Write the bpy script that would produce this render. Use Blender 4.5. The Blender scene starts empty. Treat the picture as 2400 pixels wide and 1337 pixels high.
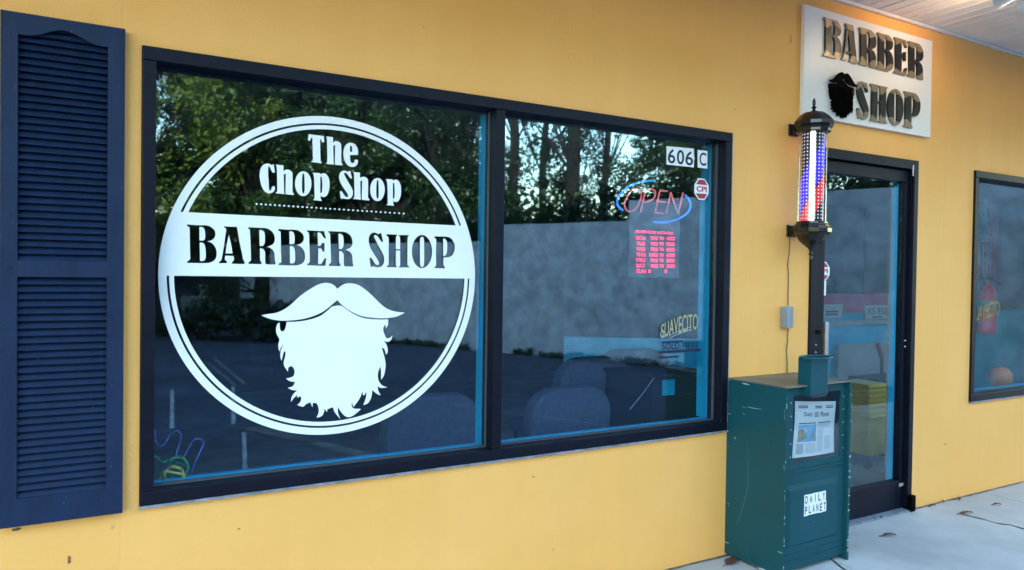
import bpy, bmesh, math, random
import numpy as np
from mathutils import Vector, Matrix
S = bpy.context.scene
COL = S.collection
R = math.radians
random.seed(7)

# ------------------------------------------------------------------ camera
CAM = Vector((0.0, -2.65, 1.402))
F = 1724.32
RT = Vector((0.867177, -0.497806, 0.013898))
UP = Vector((-0.004316, 0.020394, 0.999783))
FW = Vector((0.497981, 0.867049, -0.015536))
cam = bpy.data.cameras.new("camera")
cam.sensor_width = 36.0
cam.lens = F * 36.0 / 2400.0
cam.clip_start = 0.05
cam.clip_end = 800
co = bpy.data.objects.new("camera", cam)
COL.objects.link(co)
co.matrix_world = Matrix(((RT.x, UP.x, -FW.x, CAM.x), (RT.y, UP.y, -FW.y, CAM.y), (RT.z, UP.z, -FW.z, CAM.z), (0, 0, 0, 1)))
S.camera = co
# ------------------------------------------------------------------ sky, sun, exposure
SUN_DIR = Vector((-0.55, 0.82, math.tan(R(10.5)))).normalized()     # towards the sun: low, behind the shop
world = bpy.data.worlds.new("World")
S.world = world
world.use_nodes = True
wn = world.node_tree
bg = wn.nodes["Background"]
sky = wn.nodes.new("ShaderNodeTexSky")
sky.sky_type = 'NISHITA'
sky.sun_disc = False
sky.sun_elevation = math.asin(SUN_DIR.z)
sky.sun_rotation = math.atan2(SUN_DIR.x, SUN_DIR.y)
sky.air_density = 1.3
sky.dust_density = 0.4
sky.ozone_density = 2.0
wn.links.new(sky.outputs[0], bg.inputs[0])
bg.inputs[1].default_value = 0.15
sl = bpy.data.lights.new("sun", 'SUN')
sl.energy = 2.2
sl.angle = R(0.5)
sl.color = (1.0, 0.86, 0.66)
so = bpy.data.objects.new("sun", sl)
COL.objects.link(so)
so.rotation_euler = SUN_DIR.to_track_quat('Z', 'Y').to_euler()
S.view_settings.view_transform = 'Standard'
S.view_settings.look = 'None'
S.view_settings.exposure = 3.84
S.view_settings.gamma = 1.0
S.view_settings.use_curve_mapping = False
S.render.engine = 'CYCLES'
try:
    S.cycles.max_bounces = 8
    S.cycles.transparent_max_bounces = 24
    S.cycles.sample_clamp_indirect = 6
except Exception:
    pass

# ------------------------------------------------------------------ helpers: measuring
def ray(px, py):
    return RT * ((px - 1200.0) / F) - UP * ((py - 668.5) / F) + FW
def P(px, py, Y=0.0):                     # point on the vertical plane y = Y
    r = ray(px, py)
    return CAM + r * ((Y - CAM.y) / r.y)
def XZ(px, py, Y=0.0):
    p = P(px, py, Y)
    return (p.x, p.z)
def G(px, py, z=0.0):                     # point on the horizontal plane z
    r = ray(px, py)
    return CAM + r * ((z - CAM.z) / r.z)
def MP(px, py, D):                        # point D metres in front of the shop that the glass mirrors
    p = P(px, py, D)
    return Vector((p.x, -p.y, p.z))
def MG(px, py, z=-0.13):
    p = G(px, py, z)
    return Vector((p.x, -p.y, p.z))

class Frame:
    def __init__(s, o, u=(1, 0, 0), v=(0, 0, 1)):
        s.o, s.u, s.v = Vector(o), Vector(u).normalized(), Vector(v).normalized()
        s.n = s.u.cross(s.v)
    def __call__(s, a, b, c=0.0):
        return s.o + s.u * a + s.v * b + s.n * c
def wall(Y):
    return Frame((0, Y, 0))

def smooth(pts, sub=4, corner=48):        # Catmull-Rom through the points, corners kept
    n = len(pts)
    v = [np.array(p, float) for p in pts]
    isc = []
    for i in range(n):
        a, b, c = v[i - 1], v[i], v[(i + 1) % n]
        d1, d2 = b - a, c - b
        l1, l2 = np.hypot(*d1), np.hypot(*d2)
        if l1 < 1e-9 or l2 < 1e-9:
            isc.append(True); continue
        ang = math.degrees(math.acos(max(-1, min(1, float(d1 @ d2) / (l1 * l2)))))
        isc.append(ang > corner)
    out = []
    for i in range(n):
        p1, p2 = v[i], v[(i + 1) % n]
        p0 = p1 - (p2 - p1) if isc[i] else v[i - 1]
        p3 = p2 + (p2 - p1) if isc[(i + 1) % n] else v[(i + 2) % n]
        for k in range(sub):
            t = k / sub
            q = 0.5 * ((2 * p1) + (-p0 + p2) * t + (2 * p0 - 5 * p1 + 4 * p2 - p3) * t * t + (-p0 + 3 * p1 - 3 * p2 + p3) * t ** 3)
            out.append((float(q[0]), float(q[1])))
    return out
def ell(cx, cy, rx, ry, n=40, a0=0, a1=360, closed=True):
    m = n if closed else n - 1
    return [(cx + rx * math.cos(R(a0 + (a1 - a0) * i / m)), cy + ry * math.sin(R(a0 + (a1 - a0) * i / m))) for i in range(n)]
def mesh_of(curve):
    ob = bpy.data.objects.new("tmp", curve)
    COL.objects.link(ob)
    dg = bpy.context.evaluated_depsgraph_get()
    me = bpy.data.meshes.new_from_object(ob.evaluated_get(dg))
    bpy.data.objects.remove(ob)
    bpy.data.curves.remove(curve)
    vs = [tuple(q.co) for q in me.vertices]
    fs = [tuple(f.vertices) for f in me.polygons]
    bpy.data.meshes.remove(me)
    return vs, fs

class MB:
    """collects shapes and links them as ONE mesh object"""
    def __init__(s):
        s.v, s.f = [], []
    def add(s, vs, fs):
        o = len(s.v)
        s.v += [tuple(q) for q in vs]
        s.f += [tuple(i + o for i in f) for f in fs]
        return s
    def box(s, x0, x1, y0, y1, z0, z1, fr=None, bev=0.0):
        bm = bmesh.new()
        bmesh.ops.create_cube(bm, size=1)
        for q in bm.verts:
            q.co = Vector(((x0 + x1) / 2 + q.co.x * (x1 - x0), (y0 + y1) / 2 + q.co.y * (y1 - y0), (z0 + z1) / 2 + q.co.z * (z1 - z0)))
        if bev:
            bmesh.ops.bevel(bm, geom=list(bm.edges), offset=bev, segments=2, affect='EDGES', profile=0.6)
        bm.verts.index_update()
        vs = [q.co.copy() for q in bm.verts]
        fs = [[q.index for q in f.verts] for f in bm.faces]
        bm.free()
        if fr:
            vs = [fr(q.x, q.z, -q.y) for q in vs]      # box in a frame: x along u, z along v, y into the surface
        return s.add(vs, fs)
    def tube(s, path, r, n=8, taper=None, closed=False):
        path = [Vector(p) for p in path]
        m = len(path)
        vs, fs = [], []
        ref = None
        for i, p in enumerate(path):
            if closed:
                t = (path[(i + 1) % m] - path[i - 1])
            else:
                t = path[min(i + 1, m - 1)] - path[max(i - 1, 0)]
            t.normalize()
            if ref is None:
                ref = Vector((0, 0, 1)) if abs(t.z) < 0.9 else Vector((1, 0, 0))
            a = t.cross(ref).normalized()
            b = t.cross(a).normalized()
            ref = -(b.cross(t).cross(t)) if False else ref
            rr = r if taper is None else r + (taper - r) * i / max(1, m - 1)
            for k in range(n):
                an = 2 * math.pi * k / n
                vs.append(p + a * (rr * math.cos(an)) + b * (rr * math.sin(an)))
        for i in range(m if closed else m - 1):
            j = (i + 1) % m
            for k in range(n):
                fs.append((i * n + k, i * n + (k + 1) % n, j * n + (k + 1) % n, j * n + k))
        if not closed:
            fs.append(tuple(range(n))[::-1])
            fs.append(tuple((m - 1) * n + k for k in range(n)))
        return s.add(vs, fs)
    def lathe(s, prof, c=(0, 0), n=24, flute=0.0, axis='z'):
        vs, fs = [], []
        for r, z in prof:
            for k in range(n):
                an = 2 * math.pi * k / n
                rr = r * (1 + flute * (1 if k % 2 else -1))
                vs.append((c[0] + rr * math.cos(an), c[1] + rr * math.sin(an), z))
        m = len(prof)
        for i in range(m - 1):
            for k in range(n):
                fs.append((i * n + k, i * n + (k + 1) % n, (i + 1) * n + (k + 1) % n, (i + 1) * n + k))
        fs.append(tuple(range(n))[::-1])
        fs.append(tuple((m - 1) * n + k for k in range(n)))
        return s.add(vs, fs)
    def flat(s, loops, fr, off=0.0, th=0.0, bev=0.0):
        cu = bpy.data.curves.new("tmp", 'CURVE')
        cu.dimensions = '2D'
        cu.fill_mode = 'BOTH'
        cu.extrude = th / 2
        cu.bevel_depth = bev
        for lp in loops:
            sp = cu.splines.new('POLY')
            sp.points.add(len(lp) - 1)
            for q, (a, b) in zip(sp.points, lp):
                q.co = (a, b, 0, 1)
            sp.use_cyclic_u = True
        vs, fs = mesh_of(cu)
        return s.add([fr(a, b, c + off + th / 2) for a, b, c in vs], fs)
    def text(s, body, x0, x1, z0, z1, fr, off=0.0, th=0.0, bold=0.0, keep=False, xf=None):
        cu = bpy.data.curves.new("tmp", 'FONT')
        cu.body = body
        cu.size = 1
        cu.offset = bold
        cu.extrude = 0.5 if th else 0
        vs, fs = mesh_of(cu)
        if not vs:
            return s
        a = np.array(vs)
        lo, hi = a.min(0), a.max(0)
        sx = (x1 - x0) / (hi[0] - lo[0])
        sz = (z1 - z0) / (hi[1] - lo[1])
        if keep:
            sx = sz = min(sx, sz)
        o = []
        for x, y, z in vs:
            X, Z = x0 + (x - lo[0]) * sx, z0 + (y - lo[1]) * sz
            if xf:
                X, Z = xf(X, Z)
            o.append(fr(X, Z, off + (z + 0.5) * th if th else off))
        return s.add(o, fs)
    def build(s, name, m, parent=None, sm=False, bev=0.0, recalc=True):
        me = bpy.data.meshes.new(name)
        me.from_pydata(s.v, [], s.f)
        if recalc:
            bm = bmesh.new()
            bm.from_mesh(me)
            bmesh.ops.recalc_face_normals(bm, faces=bm.faces)
            bm.to_mesh(me)
            bm.free()
        if sm:
            me.shade_smooth()
            try:
                me.set_sharp_from_angle(angle=R(38))
            except Exception:
                pass
        me.materials.append(m)
        return link(name, me, parent, bev)
def link(name, me, parent=None, bev=0.0):
    o = bpy.data.objects.new(name, me)
    COL.objects.link(o)
    if bev:
        b = o.modifiers.new("bevel", 'BEVEL')
        b.width = bev
        b.segments = 2
        b.limit_method = 'ANGLE'
    if parent is not None:
        o.parent = parent
        o.matrix_parent_inverse = base_of(parent).inverted()
    return o
def base_of(o):
    m = Matrix.LocRotScale(o.location, o.rotation_euler, o.scale)
    if o.parent is not None:
        m = base_of(o.parent) @ o.matrix_parent_inverse @ m
    return m
def tag(o, label=None, cat=None, group=None, kind=None):
    if label: o["label"] = label
    if cat: o["category"] = cat
    if group: o["group"] = group
    if kind: o["kind"] = kind
    return o
def thing(name, loc, label, cat, group=None):
    o = bpy.data.objects.new(name, None)
    o.empty_display_size = 0.1
    COL.objects.link(o)
    o.location = loc
    return tag(o, label, cat, group)
def dup(o, loc, rz=0.0, sc=1.0, parent=None):
    c = o.copy()
    COL.objects.link(c)
    if parent is None:
        c.location = loc
        c.rotation_euler = (0, 0, rz)
        c.scale = (sc, sc, sc)
    else:
        c.parent = parent
        c.matrix_parent_inverse = o.matrix_parent_inverse.copy()
    for ch in list(o.children):
        dup(ch, None, parent=c)
    return c

# ------------------------------------------------------------------ helpers: materials
def newmat(name):
    m = bpy.data.materials.new(name)
    m.use_nodes = True
    nt = m.node_tree
    return m, nt, nt.nodes["Principled BSDF"]
def mat(name, c, rough=0.5, metal=0.0, var=0.0, vscale=4.0, c2=None, bump=0.0, bscale=60.0, speck=None, speck_amt=0.62, speck_scale=40.0, spec=0.5, stretch=None):
    m, nt, b = newmat(name)
    N, L = nt.nodes, nt.links
    b.inputs["Roughness"].default_value = rough
    b.inputs["Metallic"].default_value = metal
    b.inputs["Specular IOR Level"].default_value = spec
    tc = N.new("ShaderNodeTexCoord")
    src = tc.outputs["Object"]
    if stretch:
        mp = N.new("ShaderNodeMapping")
        mp.inputs["Scale"].default_value = stretch
        L.new(src, mp.inputs[0])
        src = mp.outputs[0]
    col = None
    if var or c2:
        nz = N.new("ShaderNodeTexNoise")
        nz.inputs["Scale"].default_value = vscale
        nz.inputs["Detail"].default_value = 6
        nz.inputs["Roughness"].default_value = 0.62
        L.new(src, nz.inputs["Vector"])
        rp = N.new("ShaderNodeValToRGB")
        d = c2 if c2 else tuple(x * (1 - var) for x in c)
        rp.color_ramp.elements[0].position = 0.36
        rp.color_ramp.elements[1].position = 0.66
        rp.color_ramp.elements[0].color = (*d, 1)
        rp.color_ramp.elements[1].color = (*(tuple(min(1, x * (1 + var * 0.5)) for x in c)), 1)
        L.new(nz.outputs["Fac"], rp.inputs[0])
        col = rp.outputs[0]
    if speck:
        nz = N.new("ShaderNodeTexNoise")
        nz.inputs["Scale"].default_value = speck_scale
        nz.inputs["Detail"].default_value = 3
        L.new(src, nz.inputs["Vector"])
        rp = N.new("ShaderNodeValToRGB")
        rp.color_ramp.elements[0].position = speck_amt
        rp.color_ramp.elements[1].position = speck_amt + 0.03
        L.new(nz.outputs["Fac"], rp.inputs[0])
        mx = N.new("ShaderNodeMix")
        mx.data_type = 'RGBA'
        L.new(rp.outputs[0], mx.inputs[0])
        if col: L.new(col, mx.inputs[6])
        else: mx.inputs[6].default_value = (*c, 1)
        mx.inputs[7].default_value = (*speck, 1)
        col = mx.outputs[2]
    if col: L.new(col, b.inputs["Base Color"])
    else: b.inputs["Base Color"].default_value = (*c, 1)
    if bump:
        nz = N.new("ShaderNodeTexNoise")
        nz.inputs["Scale"].default_value = bscale
        nz.inputs["Detail"].default_value = 5
        L.new(src, nz.inputs["Vector"])
        bp = N.new("ShaderNodeBump")
        bp.inputs["Strength"].default_value = bump
        bp.inputs["Distance"].default_value = 0.01
        L.new(nz.outputs["Fac"], bp.inputs["Height"])
        L.new(bp.outputs[0], b.inputs["Normal"])
    return m
def glow(name, c, e, base=None):
    m, nt, b = newmat(name)
    b.inputs["Base Color"].default_value = (*(base or c), 1)
    b.inputs["Roughness"].default_value = 0.3
    b.inputs["Emission Color"].default_value = (*c, 1)
    b.inputs["Emission Strength"].default_value = e
    return m
def glass(name, refl, tint, gcol, ior=1.5):
    m, nt, b = newmat(name)
    N, L = nt.nodes, nt.links
    N.remove(b)
    out = N["Material Output"]
    tr = N.new("ShaderNodeBsdfTransparent")
    tr.inputs[0].default_value = (*tint, 1)
    gl = N.new("ShaderNodeBsdfGlossy")
    gl.inputs["Roughness"].default_value = 0.018
    gl.inputs[0].default_value = (*gcol, 1)
    fr = N.new("ShaderNodeFresnel")
    ge = N.new("ShaderNodeNewGeometry")                 # the same index from both sides of the sheet: no total reflection inside it
    io = N.new("ShaderNodeMapRange")
    io.inputs[3].default_value = ior
    io.inputs[4].default_value = 1.0 / ior
    L.new(ge.outputs["Backfacing"], io.inputs[0])
    L.new(io.outputs[0], fr.inputs[0])
    ma = N.new("ShaderNodeMath")
    ma.operation = 'ADD'
    ma.use_clamp = True
    ma.inputs[1].default_value = refl
    mx = N.new("ShaderNodeMixShader")
    L.new(fr.outputs[0], ma.inputs[0])
    L.new(ma.outputs[0], mx.inputs[0])
    L.new(tr.outputs[0], mx.inputs[1])
    L.new(gl.outputs[0], mx.inputs[2])
    # faint waviness of float glass
    tc = N.new("ShaderNodeTexCoord")
    nz = N.new("ShaderNodeTexNoise")
    nz.inputs["Scale"].default_value = 2.2
    nz.inputs["Detail"].default_value = 1
    bp = N.new("ShaderNodeBump")
    bp.inputs["Strength"].default_value = 0.005
    bp.inputs["Distance"].default_value = 0.05
    L.new(tc.outputs["Object"], nz.inputs["Vector"])
    L.new(nz.outputs["Fac"], bp.inputs["Height"])
    L.new(bp.outputs[0], gl.inputs["Normal"])
    L.new(mx.outputs[0], out.inputs[0])
    return m

def yellow_plaster():
    m, nt, b = newmat("yellow_plaster")
    N, L = nt.nodes, nt.links
    tc = N.new("ShaderNodeTexCoord")
    b.inputs["Roughness"].default_value = 0.62
    b.inputs["Specular IOR Level"].default_value = 0.35
    n1 = N.new("ShaderNodeTexNoise"); n1.inputs["Scale"].default_value = 1.3; n1.inputs["Detail"].default_value = 8; n1.inputs["Roughness"].default_value = 0.65
    L.new(tc.outputs["Object"], n1.inputs["Vector"])
    r1 = N.new("ShaderNodeValToRGB")
    r1.color_ramp.elements[0].position = 0.3; r1.color_ramp.elements[1].position = 0.72
    r1.color_ramp.elements[0].color = (0.80, 0.390, 0.095, 1); r1.color_ramp.elements[1].color = (0.865, 0.440, 0.130, 1)
    L.new(n1.outputs["Fac"], r1.inputs[0])
    # small dark scuffs and nail marks
    n2 = N.new("ShaderNodeTexNoise"); n2.inputs["Scale"].default_value = 22; n2.inputs["Detail"].default_value = 2
    L.new(tc.outputs["Object"], n2.inputs["Vector"])
    r2 = N.new("ShaderNodeValToRGB"); r2.color_ramp.elements[0].position = 0.745; r2.color_ramp.elements[1].position = 0.80
    L.new(n2.outputs["Fac"], r2.inputs[0])
    mx = N.new("ShaderNodeMix"); mx.data_type = 'RGBA'
    mu = N.new("ShaderNodeMath"); mu.operation = 'MULTIPLY'; mu.inputs[1].default_value = 0.45
    L.new(r2.outputs[0], mu.inputs[0]); L.new(mu.outputs[0], mx.inputs[0])
    L.new(r1.outputs[0], mx.inputs[6]); mx.inputs[7].default_value = (0.30, 0.19, 0.07, 1)
    # vertical streaks of rolled paint
    mp = N.new("ShaderNodeMapping"); mp.inputs["Scale"].default_value = (9, 9, 0.35)
    L.new(tc.outputs["Object"], mp.inputs[0])
    n3 = N.new("ShaderNodeTexNoise"); n3.inputs["Scale"].default_value = 1.0; n3.inputs["Detail"].default_value = 5
    L.new(mp.outputs[0], n3.inputs["Vector"])
    hs = N.new("ShaderNodeHueSaturation")
    mr = N.new("ShaderNodeMapRange"); mr.inputs[1].default_value = 0.3; mr.inputs[2].default_value = 0.7; mr.inputs[3].default_value = 0.98; mr.inputs[4].default_value = 1.015
    L.new(n3.outputs["Fac"], mr.inputs[0]); L.new(mr.outputs[0], hs.inputs["Value"]); L.new(mx.outputs[2], hs.inputs["Color"])
    L.new(hs.outputs[0], b.inputs["Base Color"])
    n4 = N.new("ShaderNodeTexNoise"); n4.inputs["Scale"].default_value = 130; n4.inputs["Detail"].default_value = 4
    L.new(tc.outputs["Object"], n4.inputs["Vector"])
    n5 = N.new("ShaderNodeTexNoise"); n5.inputs["Scale"].default_value = 7; n5.inputs["Detail"].default_value = 3
    L.new(tc.outputs["Object"], n5.inputs["Vector"])
    # faint seams of the wall boards
    sx = N.new("ShaderNodeSeparateXYZ"); L.new(tc.outputs["Object"], sx.inputs[0])
    hsum = None
    for X in (0.09, 2.885, 4.62):
        a = N.new("ShaderNodeMath"); a.operation = 'SUBTRACT'; a.inputs[1].default_value = X; L.new(sx.outputs[0], a.inputs[0])
        c = N.new("ShaderNodeMath"); c.operation = 'ABSOLUTE'; L.new(a.outputs[0], c.inputs[0])
        d = N.new("ShaderNodeMapRange"); d.inputs[1].default_value = 0.0; d.inputs[2].default_value = 0.006; d.inputs[3].default_value = -0.6; d.inputs[4].default_value = 0.0
        L.new(c.outputs[0], d.inputs[0])
        if hsum is None: hsum = d.outputs[0]
        else:
            e = N.new("ShaderNodeMath"); e.operation = 'ADD'; L.new(hsum, e.inputs[0]); L.new(d.outputs[0], e.inputs[1]); hsum = e.outputs[0]
    e = N.new("ShaderNodeMath"); e.operation = 'ADD'; L.new(hsum, e.inputs[0]); L.new(n4.outputs["Fac"], e.inputs[1])
    g = N.new("ShaderNodeMath"); g.operation = 'MULTIPLY_ADD'; L.new(n5.outputs["Fac"], g.inputs[0]); g.inputs[1].default_value = 1.2; L.new(e.outputs[0], g.inputs[2])
    bp = N.new("ShaderNodeBump"); bp.inputs["Strength"].default_value = 0.5; bp.inputs["Distance"].default_value = 0.0035
    L.new(g.outputs[0], bp.inputs["Height"]); L.new(bp.outputs[0], b.inputs["Normal"])
    return m

M = {}
M['yellow'] = yellow_plaster()
M['navy_frame'] = mat('navy_frame', (0.0035, 0.0045, 0.013), 0.45, spec=0.2, var=0.25, vscale=9, speck=(0.09, 0.10, 0.14), speck_amt=0.735, speck_scale=55, bump=0.06, bscale=40)
M['shutter'] = mat('shutter_blue', (0.009, 0.021, 0.058), 0.5, spec=0.2, var=0.18, vscale=6, speck=(0.10, 0.14, 0.26), speck_amt=0.73, speck_scale=48, bump=0.10, bscale=30, stretch=(4, 1, 1))
M['caulk'] = mat('caulk', (0.21, 0.23, 0.27), 0.7, var=0.4, vscale=25)
M['gasket'] = mat('gasket', (0.05, 0.055, 0.07), 0.5)
M['teal'] = mat('teal_paint', (0.008, 0.44, 0.78), 0.5, var=0.1, vscale=5)
M['teal_dark'] = mat('teal_wall', (0.008, 0.42, 0.70), 0.6, var=0.15, vscale=3)
M['red_band'] = mat('red_band', (0.45, 0.04, 0.10), 0.6, var=0.2)
M['interior'] = mat('interior_grey', (0.10, 0.11, 0.12), 0.8, var=0.2)
M['ceiling'] = mat('ceiling', (0.5, 0.5, 0.5), 0.8)
M['interior_floor'] = mat('interior_floor', (0.38, 0.38, 0.38), 0.6, var=0.3, vscale=3)
M['soffit'] = mat('soffit_vinyl', (0.82, 0.76, 0.73), 0.55, var=0.10, vscale=3, bump=0.03, bscale=20)
M['white_trim'] = mat('white_trim', (0.66, 0.64, 0.62), 0.5, var=0.12, speck=(0.12, 0.09, 0.07), speck_amt=0.70, speck_scale=30)
M['vinyl'] = mat('white_vinyl', (0.78, 0.79, 0.80), 0.45, var=0.03, vscale=2)
M['sign_white'] = mat('sign_white', (0.74, 0.73, 0.75), 0.35, var=0.04, vscale=3)
M['black_gloss'] = mat('black_gloss', (0.006, 0.006, 0.008), 0.16, var=0.3, vscale=20)
M['black_matte'] = mat('black_matte', (0.0015, 0.0015, 0.002), 0.8, spec=0.04, bump=0.4, bscale=120)
M['chip'] = mat('chip', (0.20, 0.11, 0.05), 0.9, var=0.5, vscale=90)
M['cord'] = mat('cord_brown', (0.10, 0.075, 0.05), 0.7)
M['grey_box'] = mat('grey_box', (0.22, 0.24, 0.27), 0.5, var=0.15, vscale=15)
M['box_green'] = mat('box_green', (0.004, 0.054, 0.076), 0.42, spec=0.2, var=0.3, vscale=2.2, c2=(0.006, 0.052, 0.060), speck=(0.25, 0.33, 0.36), speck_amt=0.745, speck_scale=26, bump=0.08, bscale=12)
M['box_dark'] = mat('box_dark', (0.012, 0.016, 0.03), 0.5)
M['scratch'] = mat('scratch', (0.33, 0.40, 0.42), 0.7, var=0.4, vscale=60)
M['scratch_dim'] = mat('scratch_dim', (0.018, 0.080, 0.095), 0.6, var=0.4, vscale=60)
M['paper'] = mat('paper', (0.66, 0.68, 0.68), 0.8, var=0.06, vscale=8)
M['ink'] = mat('ink', (0.03, 0.03, 0.035), 0.7)
M['ink_grey'] = mat('ink_grey', (0.36, 0.38, 0.40), 0.8)
M['navy_ink'] = mat('navy_ink', (0.008, 0.010, 0.03), 0.5)
M['sticker_red'] = mat('sticker_red', (0.40, 0.022, 0.04), 0.5)
M['chrome'] = mat('chrome', (0.62, 0.64, 0.68), 0.22, 1.0)
M['fabric'] = mat('chair_fabric', (0.055, 0.085, 0.15), 0.95, var=0.2, vscale=40, bump=0.3, bscale=200)
M['chair_metal'] = mat('chair_metal', (0.02, 0.02, 0.025), 0.4)
M['cab_black'] = mat('cabinet_black', (0.006, 0.010, 0.016), 0.55)
M['bucket_yellow'] = mat('bucket_yellow', (0.78, 0.58, 0.02), 0.45, var=0.15)
M['concrete'] = mat('concrete', (0.45, 0.43, 0.42), 0.85, var=0.24, vscale=1.3, bump=0.25, bscale=55, speck=(0.36, 0.35, 0.33), speck_amt=0.68, speck_scale=18)
M['crack'] = mat('crack', (0.03, 0.025, 0.02), 0.9)
M['asphalt'] = mat('asphalt', (0.036, 0.050, 0.088), 0.85, var=0.4, vscale=0.8, bump=0.3, bscale=80)
M['lot_paint'] = mat('lot_paint', (0.42, 0.44, 0.46), 0.8, var=0.5, vscale=6)
M['lot_paint_worn'] = mat('lot_paint_worn', (0.14, 0.145, 0.15), 0.85, var=0.5, vscale=5)
M['soil'] = mat('soil', (0.05, 0.04, 0.028), 0.95, var=0.5, vscale=3, bump=0.6, bscale=20)
M['stucco_grey'] = mat('stucco_grey', (0.42, 0.45, 0.50), 0.9, var=0.36, vscale=4.5, bump=1.0, bscale=9)
M['bark'] = mat('bark', (0.008, 0.007, 0.007), 0.95, var=0.4, vscale=8, bump=0.8, bscale=14, stretch=(4, 4, 1))
M['leaf_dry'] = mat('leaf_dry', (0.10, 0.045, 0.025), 0.85, var=0.4, vscale=30)
M['roof'] = mat('roof', (0.09, 0.085, 0.08), 0.9)
M['shed_dark'] = mat('shed_dark', (0.035, 0.045, 0.06), 0.8, var=0.3)
M['shed_light'] = mat('shed_light', (0.55, 0.62, 0.64), 0.7, var=0.15)
M['hose_green'] = mat('hose_green', (0.02, 0.30, 0.10), 0.4)
M['hose_yellow'] = mat('hose_yellow', (0.48, 0.50, 0.08), 0.4)
M['hose_blue'] = mat('hose_blue', (0.10, 0.14, 0.50), 0.4)
M['plate'] = mat('plate', (0.42, 0.44, 0.43), 0.5, var=0.1)
M['board'] = mat('board', (0.30, 0.33, 0.34), 0.8, var=0.1)
M['extinguisher'] = mat('extinguisher_red', (0.75, 0.03, 0.06), 0.35)
M['orange'] = mat('orange_plastic', (0.55, 0.16, 0.04), 0.6, var=0.15)
M['dark_gold'] = mat('dark_gold', (0.20, 0.17, 0.06), 0.6)
M['gold_ink'] = mat('gold_ink', (0.36, 0.34, 0.20), 0.6)
M['picture'] = mat('picture', (0.03, 0.22, 0.42), 0.6, c2=(0.30, 0.50, 0.62), vscale=14)
M['picture_rock'] = mat('picture_rock', (0.42, 0.33, 0.18), 0.7, c2=(0.12, 0.10, 0.07), vscale=60)
M['glass'] = glass('window_glass', 0.06, (0.90, 0.93, 0.95), (0.64, 0.86, 1.0))
M['door_glass'] = glass('door_glass', 0.03, (0.93, 0.95, 0.96), (0.64, 0.86, 1.0), 1.45)
M['acrylic'] = glass('acrylic', 0.03, (0.9, 0.93, 0.95), (0.9, 0.95, 1.0), 1.35)
M['acrylic_sheet'] = glass('acrylic_sheet', 0.05, (0.80, 0.84, 0.88), (0.9, 0.95, 1.0), 1.4)
M['neon_blue'] = glow('neon_blue', (0.03, 0.22, 0.9), 0.11)
M['neon_red'] = glow('neon_red', (0.75, 0.16, 0.18), 0.054)
M['led_red'] = glow('led_red', (0.95, 0.04, 0.12), 0.115)
M['lamp_warm'] = glow('lamp_warm', (1.0, 0.86, 0.62), 2.250)
M['streak_white'] = glow('streak_white', (0.88, 0.97, 1.0), 0.22)

def leaf_mat(name, a, b):
    m, nt, p = newmat(name)
    N, L = nt.nodes, nt.links
    N.remove(p)
    ge = N.new("ShaderNodeNewGeometry")
    rp = N.new("ShaderNodeValToRGB")
    rp.color_ramp.elements[0].color = (*a, 1)
    rp.color_ramp.elements[1].color = (*b, 1)
    L.new(ge.outputs["Random Per Island"], rp.inputs[0])
    d = N.new("ShaderNodeBsdfDiffuse")
    t = N.new("ShaderNodeBsdfTranslucent")
    g = N.new("ShaderNodeBsdfGlossy"); g.inputs["Roughness"].default_value = 0.35
    L.new(rp.outputs[0], d.inputs[0]); L.new(rp.outputs[0], t.inputs[0])
    x = N.new("ShaderNodeMixShader"); x.inputs[0].default_value = 0.38
    y = N.new("ShaderNodeMixShader"); y.inputs[0].default_value = 0.03
    L.new(d.outputs[0], x.inputs[1]); L.new(t.outputs[0], x.inputs[2])
    L.new(x.outputs[0], y.inputs[1]); L.new(g.outputs[0], y.inputs[2])
    L.new(y.outputs[0], N["Material Output"].inputs[0])
    return m
M['leaf_light'] = leaf_mat('leaf_light', (0.035, 0.085, 0.016), (0.17, 0.22, 0.035))
M['leaf_mid'] = leaf_mat('leaf_mid', (0.012, 0.042, 0.014), (0.045, 0.085, 0.022))
M['leaf_dark'] = leaf_mat('leaf_dark', (0.007, 0.024, 0.012), (0.024, 0.050, 0.020))

# ------------------------------------------------------------------ ground
def sheet(name, x0, x1, y0, y1, z, m):
    return tag(MB().add([(x0, y0, z), (x1, y0, z), (x1, y1, z), (x0, y1, z)], [(0, 1, 2, 3)]).build(name, m), kind='structure')
sheet('ground', -400, 400, -400, 400, -0.146, M['soil'])
sheet('parking_lot', -60, 40, -19.0, -2.3, -0.13, M['asphalt'])
w = MB()
for a, b in ((-33.0, -1.2), (-1.2, 1.35), (1.35, G(1930, 1304).x - 0.005), (G(1930, 1304).x + 0.0, 5.12), (5.128, 8.4), (8.408, 14.0)):
    w.box(a, b, -2.36, 0.06, -0.4, 0.0)
tag(w.build('sidewalk', M['concrete'], bev=0.004), kind='structure')
# crack and the two leaf-filled joints of the walk
def strip(name, pts, wd, z, m):
    mb = MB()
    vs = []
    rnd = random.Random(3)
    for i, p in enumerate(pts):
        q = pts[min(i + 1, len(pts) - 1)] - pts[max(i - 1, 0)]
        nrm = Vector((-q.y, q.x, 0)).normalized()
        h = wd * (0.5 + rnd.random()) / 2
        vs += [Vector((p.x, p.y, z)) + nrm * h, Vector((p.x, p.y, z)) - nrm * h]
    mb.add(vs, [(2 * i, 2 * i + 1, 2 * i + 3, 2 * i + 2) for i in range(len(pts) - 1)])
    return tag(mb.build(name, m), kind='structure')
cp = [(2247, 1203), (2262, 1208), (2277, 1212), (2288, 1214), (2300, 1217), (2314, 1221), (2330, 1226), (2350, 1230), (2367, 1231), (2380, 1235), (2400, 1241), (2440, 1252)]
strip('sidewalk_crack', [G(a, b) for a, b in cp], 0.012, 0.003, M['crack'])
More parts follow.
